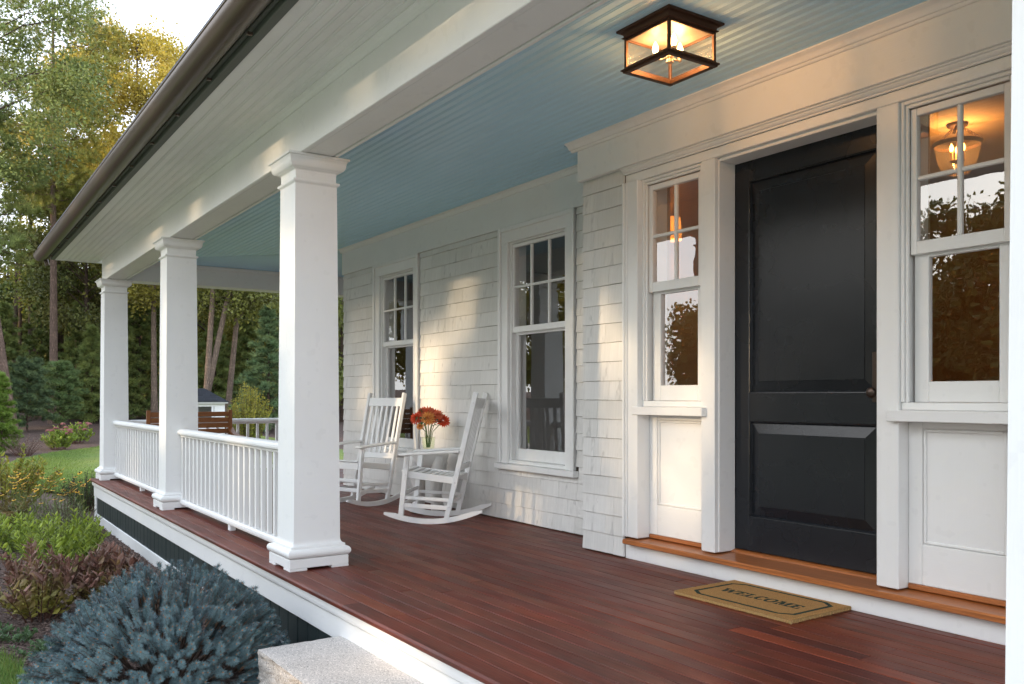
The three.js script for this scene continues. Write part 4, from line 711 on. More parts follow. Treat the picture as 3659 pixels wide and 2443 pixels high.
  F.forEach(([sx, y, sz, rad, c]) => {
    // sx runs across the view of the bouquet, sz towards it
    const x = sx * 0.559 + sz * 0.829, z = -sx * 0.829 + sz * 0.559;
    const f = mesh('dahlia', dahlia(rad * 1.15, c), petal, b); f.position.set(x, y, z); f.quaternion.setFromUnitVectors(V(0, 1, 0), V(x * 2.2 + 0.45, 0.55, z * 2.2 + 0.35).normalize());
    mesh('stem', tube([[x * 0.12 - 0.01, 0.02, z * 0.12], [x * 0.3, 0.18, z * 0.3], [x * 0.97, y - 0.01, z * 0.97]], 0.0035, 6), green, b);
  });
  const lf = leafGeo(0.055, 0.03, 0.15);
  for (let k = 0; k < 40; k++) { const a = r() * 6.28, q = 0.05 + 0.09 * r(), m = mesh('leaf', lf, gLeaf, b); m.position.set(Math.cos(a) * q, 0.22 + 0.12 * r(), Math.sin(a) * q); m.rotation.set(r() * 1.2 - 0.3, -a + Math.PI / 2, r() - 0.5); }
  { const q = V(-0.075 * 0.559, 0, 0.075 * 0.829); mesh('bud_stem', tube([[0, 0.1, 0], [q.x * 0.7, 0.28, q.z * 0.7], [q.x, 0.41, q.z]], 0.003, 6), green, b); for (let k = 0; k < 6; k++) { const m = mesh('leaf', lf, gLeaf, b); m.position.set(q.x, 0.34 + k * 0.013, q.z); m.rotation.set(0.6, k * 1.3, 0); m.scale.setScalar(0.7); } }
}
function leafGeo(L, W, fold = 0.2, tipY = -0.12) {   // a leaf along +z from its stalk, folded on the midrib and drooping at the tip
  const P = [[0, 0, 0], [W / 2, fold * W, L * 0.38], [0, 0, L * 0.42], [-W / 2, fold * W, L * 0.38], [W * 0.33, fold * W * 0.6 + tipY * L * 0.4, L * 0.75], [0, tipY * L * 0.4, L * 0.76], [-W * 0.33, fold * W * 0.6 + tipY * L * 0.4, L * 0.75], [0, tipY * L, L]];
  const g = polys([[P[0], P[1], P[2]], [P[0], P[2], P[3]], [P[1], P[4], P[5], P[2]], [P[3], P[2], P[5], P[6]], [P[4], P[7], P[5]], [P[6], P[5], P[7]]].map(f => f.slice().reverse())); return uvm(g, 'z', [0, 0]);
}

// ================================================================ wooden bench at the far end
{
  const o = thing('porch_bench', 'orange brown slatted wooden bench at the far end of the porch', 'bench');
  const z0 = -3.66, z1 = -2.50, xb = -12.66, m = M.bench;
  for (const z of [z0, z1 - 0.05]) {
    mesh('back_post', cb(xb - 0.03, xb + 0.02, 0.001, 0.955, z, z + 0.05, 0.004, 'y'), m, o);
    mesh('front_leg', cb(xb + 0.46, xb + 0.51, 0.001, 0.60, z, z + 0.05, 0.004, 'y'), m, o);
    const arm = []; for (let k = 0; k <= 12; k++) { const t = k / 12; arm.push([t * 0.56, 0.70 - 0.10 * Math.sin(Math.min(1, t * 1.5) * Math.PI / 2) + 0.02 * Math.max(0, t - 0.6) - 0.05 * Math.max(0, t - 0.88)]); }
    const top = arm, g = runX([...top.map(q => [q[0], q[1]]), ...top.slice().reverse().map(q => [q[0], q[1] - 0.036])], 0, 0.07); g.rotateY(Math.PI / 2); g.translate(xb + 0.02, 0, z + 0.06); mesh('armrest', g, m, o);
    mesh('side_rail', cb(xb + 0.02, xb + 0.46, 0.34, 0.41, z + 0.01, z + 0.04, 0.003, 'x'), m, o);
  }
  for (let k = 0; k < 5; k++) { const y = 0.862 - k * 0.081; mesh('back_slat', cb(xb - 0.018, xb + 0.008, y, y + 0.067, z0 + 0.051, z1 - 0.051, 0.004, 'z'), m, o); }
  for (let k = 0; k < 6; k++) mesh('seat_slat', cb(xb + 0.03 + k * 0.078, xb + 0.10 + k * 0.078, 0.412, 0.434, z0 + 0.002, z1 - 0.002, 0.004, 'z'), m, o);
  mesh('front_rail', cb(xb + 0.465, xb + 0.495, 0.34, 0.41, z0 + 0.051, z1 - 0.051, 0.003, 'z'), m, o);
}
// ================================================================ door mat
{
  const o = thing('door_mat', 'brown coir mat with dark green border reading WELCOME', 'door mat', [-3.25, 0.001, -3.872], 0.012);
  const w = 0.815, d = 0.535, h = 0.02, mat = std({ map: coirMap, roughness: 1, bumpMap: coirBump, bumpScale: 0.004 });
  const g = new THREE.PlaneGeometry(w, d, 60, 40); const p = g.attributes.position; for (let i = 0; i < p.count; i++) p.setZ(i, 0.0016 * (fbm(p.getX(i) * 0.7 + 2, p.getY(i) * 0.7 + 2, 60, 60, 2) - 0.5)); g.rotateX(-Math.PI / 2); g.translate(0, h, 0); g.computeVertexNormals();
  mesh('printed_top', g, mat, o);
  mesh('backing', cb(-w / 2 + 0.001, w / 2 - 0.001, 0.001, h - 0.001, -d / 2 + 0.001, d / 2 - 0.001, 0.002, 'x'), std({ color: C(0.36, 0.22, 0.085), roughness: 1 }), o);
  const br = new THREE.ConeGeometry(0.0016, 0.016, 3), N = 4200, im = new THREE.InstancedMesh(br, std({ color: C(0.62, 0.42, 0.19), roughness: 1 }), N), q = new THREE.Object3D(), r = rng(3);
  for (let i = 0; i < N; i++) {
    const e = r() * 2 * (w + d); let x, z, nx = 0, nz = 0; if (e < w) { x = e - w / 2; z = d / 2; nz = 1; } else if (e < 2 * w) { x = e - w - w / 2; z = -d / 2; nz = -1; } else if (e < 2 * w + d) { z = e - 2 * w - d / 2; x = w / 2; nx = 1; } else { z = e - 2 * w - d - d / 2; x = -w / 2; nx = -1; }
    const inn = r() * 0.018; q.position.set(x - nx * inn, h - 0.006 + r() * 0.004 - (inn < 0.004 ? r() * 0.012 : 0), z - nz * inn); q.rotation.set(nz * (0.9 * r()) + (r() - 0.5) * 0.6, 0, -nx * (0.9 * r()) + (r() - 0.5) * 0.6); q.updateMatrix(); im.setMatrixAt(i, q.matrix); im.setColorAt(i, C(0.75 + 0.5 * r(), 0.75 + 0.45 * r(), 0.7 + 0.4 * r()));
  }
  im.name = 'edge_fibres'; im.userData.kind = 'stuff'; im.castShadow = im.receiveShadow = true; o.add(im);
}

// ================================================================ plants
const tmp = new THREE.Object3D();
function scatter(name, geo, mat, list, parent) {   // list of {p, q|r, s, c}
  const im = new THREE.InstancedMesh(geo, mat, list.length);
  list.forEach((e, i) => { tmp.position.copy(e.p); if (e.q) tmp.quaternion.copy(e.q); else tmp.rotation.set(...(e.r || [0, 0, 0])); if (e.s && e.s.isVector3) tmp.scale.copy(e.s); else tmp.scale.setScalar(e.s || 1); tmp.updateMatrix(); im.setMatrixAt(i, tmp.matrix); im.setColorAt(i, e.c); });
  im.name = name; im.userData.kind = 'stuff'; im.castShadow = im.receiveShadow = true; parent.add(im); return im;
}
const mixc = (a, b, t) => C(a[0] + (b[0] - a[0]) * t, a[1] + (b[1] - a[1]) * t, a[2] + (b[2] - a[2]) * t);
const UP = V(0, 1, 0);
function aim(d, roll = 0) { const q = new THREE.Quaternion().setFromUnitVectors(V(0, 0, 1), d.clone().normalize()); return q.multiply(new THREE.Quaternion().setFromAxisAngle(V(0, 0, 1), roll)); }

// ---- dwarf blue spruce: shoots bristling with needles
function shootGeo(seed) {
  const r = rng(seed), pos = [], col = [], L = 0.072;
  const tri = (a, b, c, k) => { for (const q of [a, b, c]) { pos.push(q.x, q.y, q.z); col.push(...k); } };
  for (let i = 0; i < 170; i++) {
    const t = Math.pow(r(), 0.85), z = t * L, a = r() * 6.283, out = 1.15 - 0.45 * t * t * t + (r() - 0.5) * 0.3, ln = 0.0185 * (0.8 + 0.4 * r()) * (1 - 0.15 * t);
    const d = V(Math.cos(a) * out, Math.sin(a) * out, 0.42 + 0.55 * t * t * t).normalize(), s = V(-Math.sin(a), Math.cos(a), 0), b = V(Math.cos(a) * 0.0025, Math.sin(a) * 0.0025, z), w = 0.00125;
    const k = 0.75 + 0.5 * r(), c = [0.135 * k, 0.212 * k, 0.225 * k];
    tri(b.clone().addScaledVector(s, w), b.clone().addScaledVector(d, ln), b.clone().addScaledVector(s, -w), c);
  }
  for (let k = 0; k < 4; k++) { const a = k * 1.57, b = a + 1.57, R = 0.003; tri(V(Math.cos(a) * R, Math.sin(a) * R, -0.02), V(Math.cos(b) * R, Math.sin(b) * R, -0.02), V(0, 0, L), [0.16, 0.085, 0.045]); tri(V(Math.cos(a) * 0.004, Math.sin(a) * 0.004, L * 0.98), V(Math.cos(b) * 0.004, Math.sin(b) * 0.004, L * 0.98), V(0, 0, L * 1.06), [0.32, 0.16, 0.08]); }
  const g = new THREE.BufferGeometry(); g.setAttribute('position', new THREE.Float32BufferAttribute(pos, 3)); g.setAttribute('color', new THREE.Float32BufferAttribute(col, 3)); g.computeVertexNormals(); return g;
}
{
  const o = thing('blue_spruce', 'low mounded blue spruce bush beside the granite step', 'shrub', [-5.27, -0.6, -1.15]), r = rng(404);
  const shoots = [1, 2, 3].map(shootGeo), mat = std({ color: C(1, 1, 1), vertexColors: true, roughness: 0.7, side: THREE.DoubleSide }), single = [], rest = [[], [], []];
  const RX = 0.72, RZ = 0.68, HY = 0.67;
  const toCam = V(5.4, 1.75, 1.13).normalize();
  const list = [];
  for (let i = 0; i < 2100; i++) {
    const u = r(), th = r() * 6.283, ph = Math.acos(1 - u * 1.02), n = V(Math.sin(ph) * Math.cos(th), Math.cos(ph), Math.sin(ph) * Math.sin(th));
    const lump = 0.90 + 0.20 * fbm((Math.atan2(n.z, n.x) / 6.283 + 1) % 1, Math.min(0.999, Math.max(0, n.y)), 9, 4, 3), depth = r() < 0.3 ? rr(0.74, 0.9, r) : rr(0.88, 1.0, r);
    const p = V(n.x * RX * lump * depth, 0.03 + Math.max(0, n.y) * HY * lump * depth + (n.y < 0.12 ? r() * 0.1 : 0), n.z * RZ * lump * depth);
    const d = V(n.x * 1.1 + (r() - 0.5) * 0.8, n.y * 1.0 + 0.08 + (r() - 0.5) * 0.6, n.z * 1.1 + (r() - 0.5) * 0.8).normalize();
    const k = 0.78 + 0.42 * r(); list.push({ p, q: aim(d, r() * 6.28), s: rr(1.0, 1.45, r), c: C(k * (0.92 + 0.16 * r()), k, k * (0.95 + 0.12 * r())), v: Math.floor(r() * 3), f: n.dot(toCam) + depth });
  }
  list.sort((a, b) => b.f - a.f);
  list.forEach((e, i) => { if (i < 280) { const m = mesh('shoot', shoots[e.v], mat, o); m.position.copy(e.p); m.quaternion.copy(e.q); m.scale.setScalar(e.s); } else rest[e.v].push(e); });
  rest.forEach((l, k) => scatter('shoots', shoots[k], mat, l, o).name = 'spruce_foliage');
  const br = []; for (let i = 0; i < 60; i++) { const a = r() * 6.283, e = 0.15 + r() * 1.2, d = V(Math.cos(a) * Math.cos(e) * RX, Math.sin(e) * HY, Math.sin(a) * Math.cos(e) * RZ); br.push(tube([[0, 0.02, 0], d.clone().multiplyScalar(0.5).add(V(0, -0.02, 0)), d.clone().multiplyScalar(0.92)], [0.012, 0.008, 0.004], 5, false)); }
  mesh('branches', br, M.bark, o).userData.kind = 'stuff';
}
// ---- leafy shrubs: stems with paired leaves
function shrub(name, label, pos, opt) {
  const { n = 26, h = 0.55, w = 0.45, wz = w, leaf = [0.07, 0.035], cols, tips, per = 12, single = 0, seed = 1, group, mat = M.leaf, fold = 0.22, droop = 0.15, cat = 'shrub', stem = C(0.10, 0.045, 0.03) } = opt;
  const o = thing(name, label, cat, pos, 0, group), r = rng(seed), g = leafGeo(leaf[0], leaf[1], fold), st = [], list = [];
  for (let i = 0; i < n; i++) {
    const a = r() * 6.283, q = Math.sqrt(r()), bx = Math.cos(a) * q * w * 0.35, bz = Math.sin(a) * q * wz * 0.35, tx = Math.cos(a) * q * w + (r() - 0.5) * 0.08, tz = Math.sin(a) * q * wz + (r() - 0.5) * 0.08, hh = h * (1 - 0.45 * q * q) * rr(0.72, 1.08, r);
    const P = [V(bx, -0.01, bz), V((bx + tx) * 0.5, hh * 0.55, (bz + tz) * 0.5), V(tx, hh, tz)], cv = new THREE.CatmullRomCurve3(P); st.push(tube(cv.getPoints(6), [0.005, 0.0045, 0.004, 0.0035, 0.003, 0.0025, 0.002], 5, false));
    for (let k = 0; k < per; k++) {
      const t = 0.16 + 0.84 * (k + r() * 0.6) / per, p = cv.getPoint(Math.min(1, t)), tan = cv.getTangent(Math.min(1, t)), az = r() * 6.283;
      for (const s of [0, 1]) {
        const b = az + s * Math.PI, d = V(Math.cos(b), 0.55 - droop + 0.5 * t + (r() - 0.5) * 0.5, Math.sin(b)).addScaledVector(tan, 0.25);
        const base = mixc(cols[0], cols[1], r()), tip = tips ? mixc(tips[0], tips[1], r()) : base, mixT = tips ? Math.min(1, Math.max(0, (t - 0.35) / 0.45 + (r() - 0.5) * 0.7)) : 0, k2 = 0.75 + 0.5 * r();
        list.push({ p: p.clone(), q: aim(d, (r() - 0.5) * 0.9), s: rr(0.65, 1.15, r) * (t > 0.92 ? 0.75 : 1), c: base.lerp(tip, mixT).multiplyScalar(k2), y: p.y + 0.3 * (p.x * 0.8 + p.z * 0.55) });
      }
    }
  }
  mesh('stems', st, std({ color: stem, roughness: 0.8 }), o).userData.kind = 'stuff';
  list.sort((a, b) => b.y - a.y);
  if (single) {
    const tones = {}; list.splice(0, single).forEach(e => { const key = [Math.round(e.c.r * 40), Math.round(e.c.g * 40), Math.round(e.c.b * 40)].join(); const m = mesh('leaf', g, tones[key] ||= leafMat({ color: e.c.clone(), roughness: mat.roughness, transmission: mat.transmission }), o); m.position.copy(e.p); m.quaternion.copy(e.q); m.scale.setScalar(e.s); });
  }
  if (list.length) scatter('foliage', g, mat, list, o);
  return o;
}
const MAROON = { cols: [[0.32, 0.29, 0.05], [0.23, 0.21, 0.045]], tips: [[0.20, 0.080, 0.055], [0.27, 0.17, 0.13]], leaf: [0.09, 0.042], mat: M.leafGloss };
shrub('weigela', 'olive and maroon leaved shrub at the edge of the picture by the lawn', [-7.75, -0.6, -0.72], { ...MAROON, n: 40, h: 0.60, w: 0.45, wz: 0.42, per: 12, single: 240, seed: 51, group: 'maroon leaved shrubs' });
shrub('weigela', 'maroon leaved shrub between the blue spruce and the porch skirt', [-7.75, -0.6, -1.22], { ...MAROON, cols: [[0.28, 0.23, 0.05], [0.20, 0.14, 0.045]], n: 44, h: 0.54, w: 0.40, wz: 0.30, per: 13, single: 240, seed: 52, group: 'maroon leaved shrubs' });
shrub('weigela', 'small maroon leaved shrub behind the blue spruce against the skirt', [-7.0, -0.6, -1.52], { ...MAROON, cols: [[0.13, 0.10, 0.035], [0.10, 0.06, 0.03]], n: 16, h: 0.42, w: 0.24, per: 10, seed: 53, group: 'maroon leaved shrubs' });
const LIME = { cols: [[0.26, 0.33, 0.02], [0.17, 0.26, 0.025]], tips: [[0.33, 0.40, 0.03], [0.24, 0.33, 0.04]], leaf: [0.085, 0.038], stem: C(0.12, 0.16, 0.03) };
shrub('lime_shrub', 'lime green leafy shrub behind the maroon shrubs, nearest of its kind', [-9.35, -0.6, -0.98], { ...LIME, n: 40, h: 0.58, w: 0.55, wz: 0.5, per: 11, single: 200, seed: 61, group: 'lime green shrubs' });
shrub('lime_shrub', 'lime green leafy shrub reaching over the white base board', [-10.0, -0.6, -1.28], { ...LIME, n: 34, h: 0.60, w: 0.42, wz: 0.36, per: 11, single: 160, seed: 62, group: 'lime green shrubs' });
shrub('lime_shrub', 'lime green leafy shrub below the yellow flowers', [-11.2, -0.6, -0.9], { ...LIME, n: 34, h: 0.50, w: 0.5, per: 10, seed: 63, group: 'lime green shrubs' });
shrub('autumn_shrub', 'golden leaved autumn shrub at the picture edge above the flowers', [-15.4, -0.6, -1.0], { cols: [[0.30, 0.24, 0.02], [0.20, 0.24, 0.03]], tips: [[0.36, 0.30, 0.03], [0.22, 0.28, 0.03]], n: 60, h: 1.0, w: 0.85, wz: 0.8, leaf: [0.10, 0.05], per: 11, seed: 64 });
shrub('autumn_shrub', 'rusty green low shrub under the golden shrub', [-13.1, -0.6, -0.72], { cols: [[0.16, 0.17, 0.04], [0.20, 0.13, 0.04]], n: 34, h: 0.45, w: 0.5, leaf: [0.11, 0.07], per: 7, seed: 65 });
shrub('fine_shrub', 'feathery grey green shrub beside the lime shrubs', [-11.9, -0.6, -1.45], { cols: [[0.16, 0.20, 0.09], [0.20, 0.22, 0.12]], n: 46, h: 0.55, w: 0.42, leaf: [0.05, 0.012], per: 16, seed: 66 });
{ // black eyed susans
  const o = thing('coneflower_clump', 'clump of small yellow daisies with dark centres in the bed', 'flowers', [-13.2, -0.6, -1.35]), r = rng(71), pet = [], eye = [], st = [], lf = [];
  const pg = (() => { const l = []; for (let k = 0; k < 11; k++) { const a = k / 11 * 6.283, c = Math.cos(a), s = Math.sin(a); l.push([[c * 0.008, 0, s * 0.008], [c * 0.03 - s * 0.007, -0.004, s * 0.03 + c * 0.007], [c * 0.036, -0.008, s * 0.036], [c * 0.03 + s * 0.007, -0.004, s * 0.03 - c * 0.007]]); } return uvm(polys(l.map(f => f.reverse())), 'x', [0, 0]); })();
  const yel = leafMat({ color: C(0.72, 0.40, 0.015), transmission: 0.2 }), dark = std({ color: C(0.03, 0.015, 0.01), roughness: 0.9 }), gs = std({ color: C(0.13, 0.17, 0.04), roughness: 0.8 }), eg = new THREE.SphereGeometry(0.011, 8, 6);
  for (let i = 0; i < 90; i++) { const a = r() * 6.283, q = Math.sqrt(r()), x = Math.cos(a) * q * 1.1, z = Math.sin(a) * q * 0.5, h = rr(0.4, 0.72, r), lx = x + (r() - 0.5) * 0.14, lz = z + (r() - 0.5) * 0.14; st.push(tube([[x, 0, z], [(x + lx) / 2, h * 0.6, (z + lz) / 2], [lx, h, lz]], 0.002, 4, false)); const f = mesh('flower', pg, yel, o); f.position.set(lx, h, lz); f.rotation.set((r() - 0.3) * 0.9, r() * 6, (r() - 0.5) * 0.9); f.scale.setScalar(rr(0.8, 1.15, r)); mesh('flower_eye', eg, dark, f); for (let k = 0; k < 6; k++) lf.push({ p: V(x, rr(0.02, h * 0.6, r), z), q: aim(V(r() - 0.5, 0.3, r() - 0.5)), s: rr(0.6, 1.1, r), c: mixc([0.12, 0.16, 0.03], [0.20, 0.22, 0.05], r()) }); }
  mesh('stems', st, gs, o).userData.kind = 'stuff'; scatter('foliage', leafGeo(0.10, 0.026, 0.2), M.leaf, lf, o);
}
shrub('boxwood', 'small round dark green bush at the far corner of the porch', [-14.55, -0.6, -1.98], { cols: [[0.035, 0.07, 0.02], [0.06, 0.11, 0.03]], n: 90, h: 0.62, w: 0.36, leaf: [0.035, 0.02], per: 13, seed: 81 });
// hydrangeas far off on the mulch
function hydrangea(label, x, z, seed, hot) {
  const o = shrub('hydrangea', label, [x, groundY(x, z), z], { cols: [[0.17, 0.26, 0.025], [0.25, 0.32, 0.03]], tips: hot ? [[0.30, 0.36, 0.03], [0.22, 0.30, 0.03]] : null, n: 40, h: 0.72, w: 0.58, leaf: [0.15, 0.09], per: 6, seed, group: 'hydrangeas on the far mulch' }), r = rng(seed + 5), fl = std({ color: C(0.26, 0.10, 0.10), roughness: 0.9 });
  for (let k = 0; k < 8; k++) { const a = r() * 6.283, q = 0.22 + 0.33 * r(), l = []; for (let i = 0; i < 40; i++) { const d = V(r() - 0.5, r() * 0.7, r() - 0.5).normalize().multiplyScalar(0.075); l.push(new THREE.OctahedronGeometry(0.02, 0).translate(d.x, d.y * 0.7, d.z)); } mesh('flower_head', l, fl, o).position.set(Math.cos(a) * q, 0.46 + 0.24 * r(), Math.sin(a) * q); }
}
hydrangea('pink and green hydrangea on the far mulch, nearest the lawn', -31.6, -3.55, 91);
hydrangea('pink and green hydrangea just behind the one nearest the lawn', -33.6, -4.35, 92);
hydrangea('bright green hydrangea with pink heads beside the corner column', -34.0, -5.75, 93, true);
shrub('twiggy_shrub', 'thin pinkish twiggy shrub on the far mulch by the hydrangeas', [-29.3, -0.6, -2.35], { cols: [[0.22, 0.14, 0.12], [0.26, 0.20, 0.15]], n: 60, h: 0.7, w: 0.7, leaf: [0.05, 0.02], per: 8, seed: 95 });

// ---- ground detail: grass blades, mulch chips, small weeds
{
  const g = polys([[[-0.0022, 0, 0], [0.0022, 0, 0], [0.0012, 0.03, 0.006]], [[-0.0022, 0, 0], [0.0012, 0.03, 0.006], [-0.0012, 0.03, 0.006]], [[-0.0012, 0.03, 0.006], [0.0012, 0.03, 0.006], [0, 0.058, 0.022]]]); uvm(g, 'y', [0, 0]);
  const o = thing('grass', 'short mown grass blades of the lawn', 'grass', [0, 0, 0], 0, undefined, 'stuff'), r = rng(13), l = [], far = [];
  while (l.length < 15000) { const x = rr(-8.6, -5.4, r), z = rr(-0.62, 0.8, r); if (!inPoly(x, z + (r() - 0.5) * 0.08, LAWN_YARD)) continue; const k = 0.7 + 0.6 * r(); l.push({ p: V(x, -0.562, z), r: [(r() - 0.5) * 0.7, r() * 6.28, (r() - 0.5) * 0.7], s: rr(0.7, 1.5, r), c: C(0.115 * k * (0.8 + 0.5 * r()), 0.20 * k, 0.03 * k) }); }
  const tuft = merge([0, 1, 2, 3, 4].map(k => g.clone().scale(3.2, 1.0, 1.4).rotateY(k * 1.3).translate(Math.cos(k * 2.3) * 0.02, 0, Math.sin(k * 2.3) * 0.02)));
  while (far.length < 30000) { const t = r(), x = -15.4 - 18 * t, z = rr(-7.5, -1.1, r); if (!inPoly(x, z, LAWN_FAR)) continue; const n = fbm((x / 40 + 4) % 1, (z / 40 + 4) % 1, 30, 30, 3), k = 0.75 + 0.5 * r(); far.push({ p: V(x, groundY(x, z) + 0.055, z), r: [(r() - 0.5) * 0.3, r() * 6.28, (r() - 0.5) * 0.3], s: rr(0.7, 1.3, r), c: C((0.10 + 0.09 * n) * k, (0.20 + 0.05 * n) * k, 0.035 * k) }); }
  const gm = leafMat({ transmission: 0.25 }); scatter('blades', g, gm, l, o); scatter('tufts', tuft, gm, far, o);
  const chip = new THREE.BoxGeometry(0.030, 0.005, 0.009), q = chip.attributes.position; for (let i = 0; i < q.count; i++) q.setX(i, q.getX(i) * (q.getZ(i) > 0 ? 0.75 : 1.1));
  const m = thing('mulch_chips', 'shredded brown bark mulch chips in the bed', 'mulch', [0, 0, 0], 0, undefined, 'stuff'), c = [];
  while (c.length < 16000) { const t = Math.pow(r(), 1.6), x = -5.0 - 9.5 * t, z = rr(-1.95, 0.6, r); if (inPoly(x, z, LAWN_YARD)) continue; const k = 0.5 + 1.0 * r() * r(); c.push({ p: V(x, -0.597 + r() * 0.012, z), r: [(r() - 0.5) * 0.7, r() * 6.28, (r() - 0.5) * 0.7], s: rr(0.6, 1.5, r), c: C(0.165 * k, 0.115 * k, 0.095 * k) }); }
  scatter('chips', chip, M.mulchChip, c, m);
  const weed = [[-6.55, -0.72], [-6.7, -0.60], [-7.1, -0.55], [-7.35, -0.42], [-6.1, -1.62]];
  weed.forEach(([x, z], i) => shrub('ground_vine', ['trailing green weed on the mulch beside the spruce', 'trailing green weed nearer the grass edge', 'small green weed under the olive shrub', 'small green weed at the picture edge under the olive shrub', 'green weed in the shade between spruce and skirt'][i], [x, -0.6, z], { cols: [[0.07, 0.14, 0.05], [0.10, 0.18, 0.06]], n: 14, h: 0.09, w: 0.17, leaf: [0.04, 0.03], per: 4, seed: 120 + i, cat: 'weed', group: 'green weeds on the mulch', stem: C(0.08, 0.12, 0.04) }));
}

// ================================================================ trees
const spot = (px, d) => { const k = (px - 1829.5) / 3100, c = Math.cos(YAW), s = Math.sin(YAW); return [(-c + s * k) * d, (-s - c * k) * d]; };   // ground point seen at a picture column, d metres off
function clusterGeo(n, rad, L, W, seed) { const r = rng(seed), l = []; for (let i = 0; i < n; i++) { const d = V(r() - 0.5, r() - 0.5, r() - 0.5).normalize(), g = leafGeo(L * rr(0.7, 1.2, r), W * rr(0.8, 1.2, r), 0.15).clone(); g.applyQuaternion(aim(V(d.x + (r() - 0.5), d.y * 0.6 - 0.1 + (r() - 0.5) * 0.8, d.z + (r() - 0.5)), r() * 6.28)); const q = rad * Math.cbrt(r()); g.translate(d.x * q, d.y * q * 0.8, d.z * q); l.push(g); } return merge(l); }
function tuftGeo(n, L, w, seed, spread = 1.1) { const r = rng(seed), l = []; for (let i = 0; i < n; i++) { const a = r() * 6.283, e = spread * Math.sqrt(r()), d = V(Math.cos(a) * Math.sin(e), Math.sin(a) * Math.sin(e), Math.cos(e)), s = V(-Math.sin(a), Math.cos(a), 0), ln = L * rr(0.7, 1.1, r), b = d.clone().multiplyScalar(L * 0.05 * r()); const A = b.clone().addScaledVector(s, w), B = b.clone().addScaledVector(s, -w), T = b.clone().addScaledVector(d, ln); l.push([[A.x, A.y, A.z], [B.x, B.y, B.z], [T.x, T.y, T.z]]); } return uvm(polys(l), 'z', [0, 0]); }
const oakLeaf = [clusterGeo(10, 0.30, 0.17, 0.10, 1), clusterGeo(10, 0.32, 0.15, 0.085, 2)];
const pineTuft = [tuftGeo(26, 0.30, 0.011, 3), tuftGeo(26, 0.28, 0.011, 4, 1.3)];
const softTuft = tuftGeo(22, 0.17, 0.010, 6, 0.9);
const GAPS = [];                                   // openings between the yard trees through which the low sun reaches the porch
function gapHit(x, y, z) { for (const [P, rad] of GAPS) { const dx = x - P[0], dy = y - P[1], dz = z - P[2], t = dx * SUN.x + dy * SUN.y + dz * SUN.z; if (t > 0 && Math.hypot(dx - t * SUN.x, dy - t * SUN.y, dz - t * SUN.z) < rad) return true; } return false; }
const barkOf = { oak: M.bark, pine: M.barkPine, pale: M.barkPale };
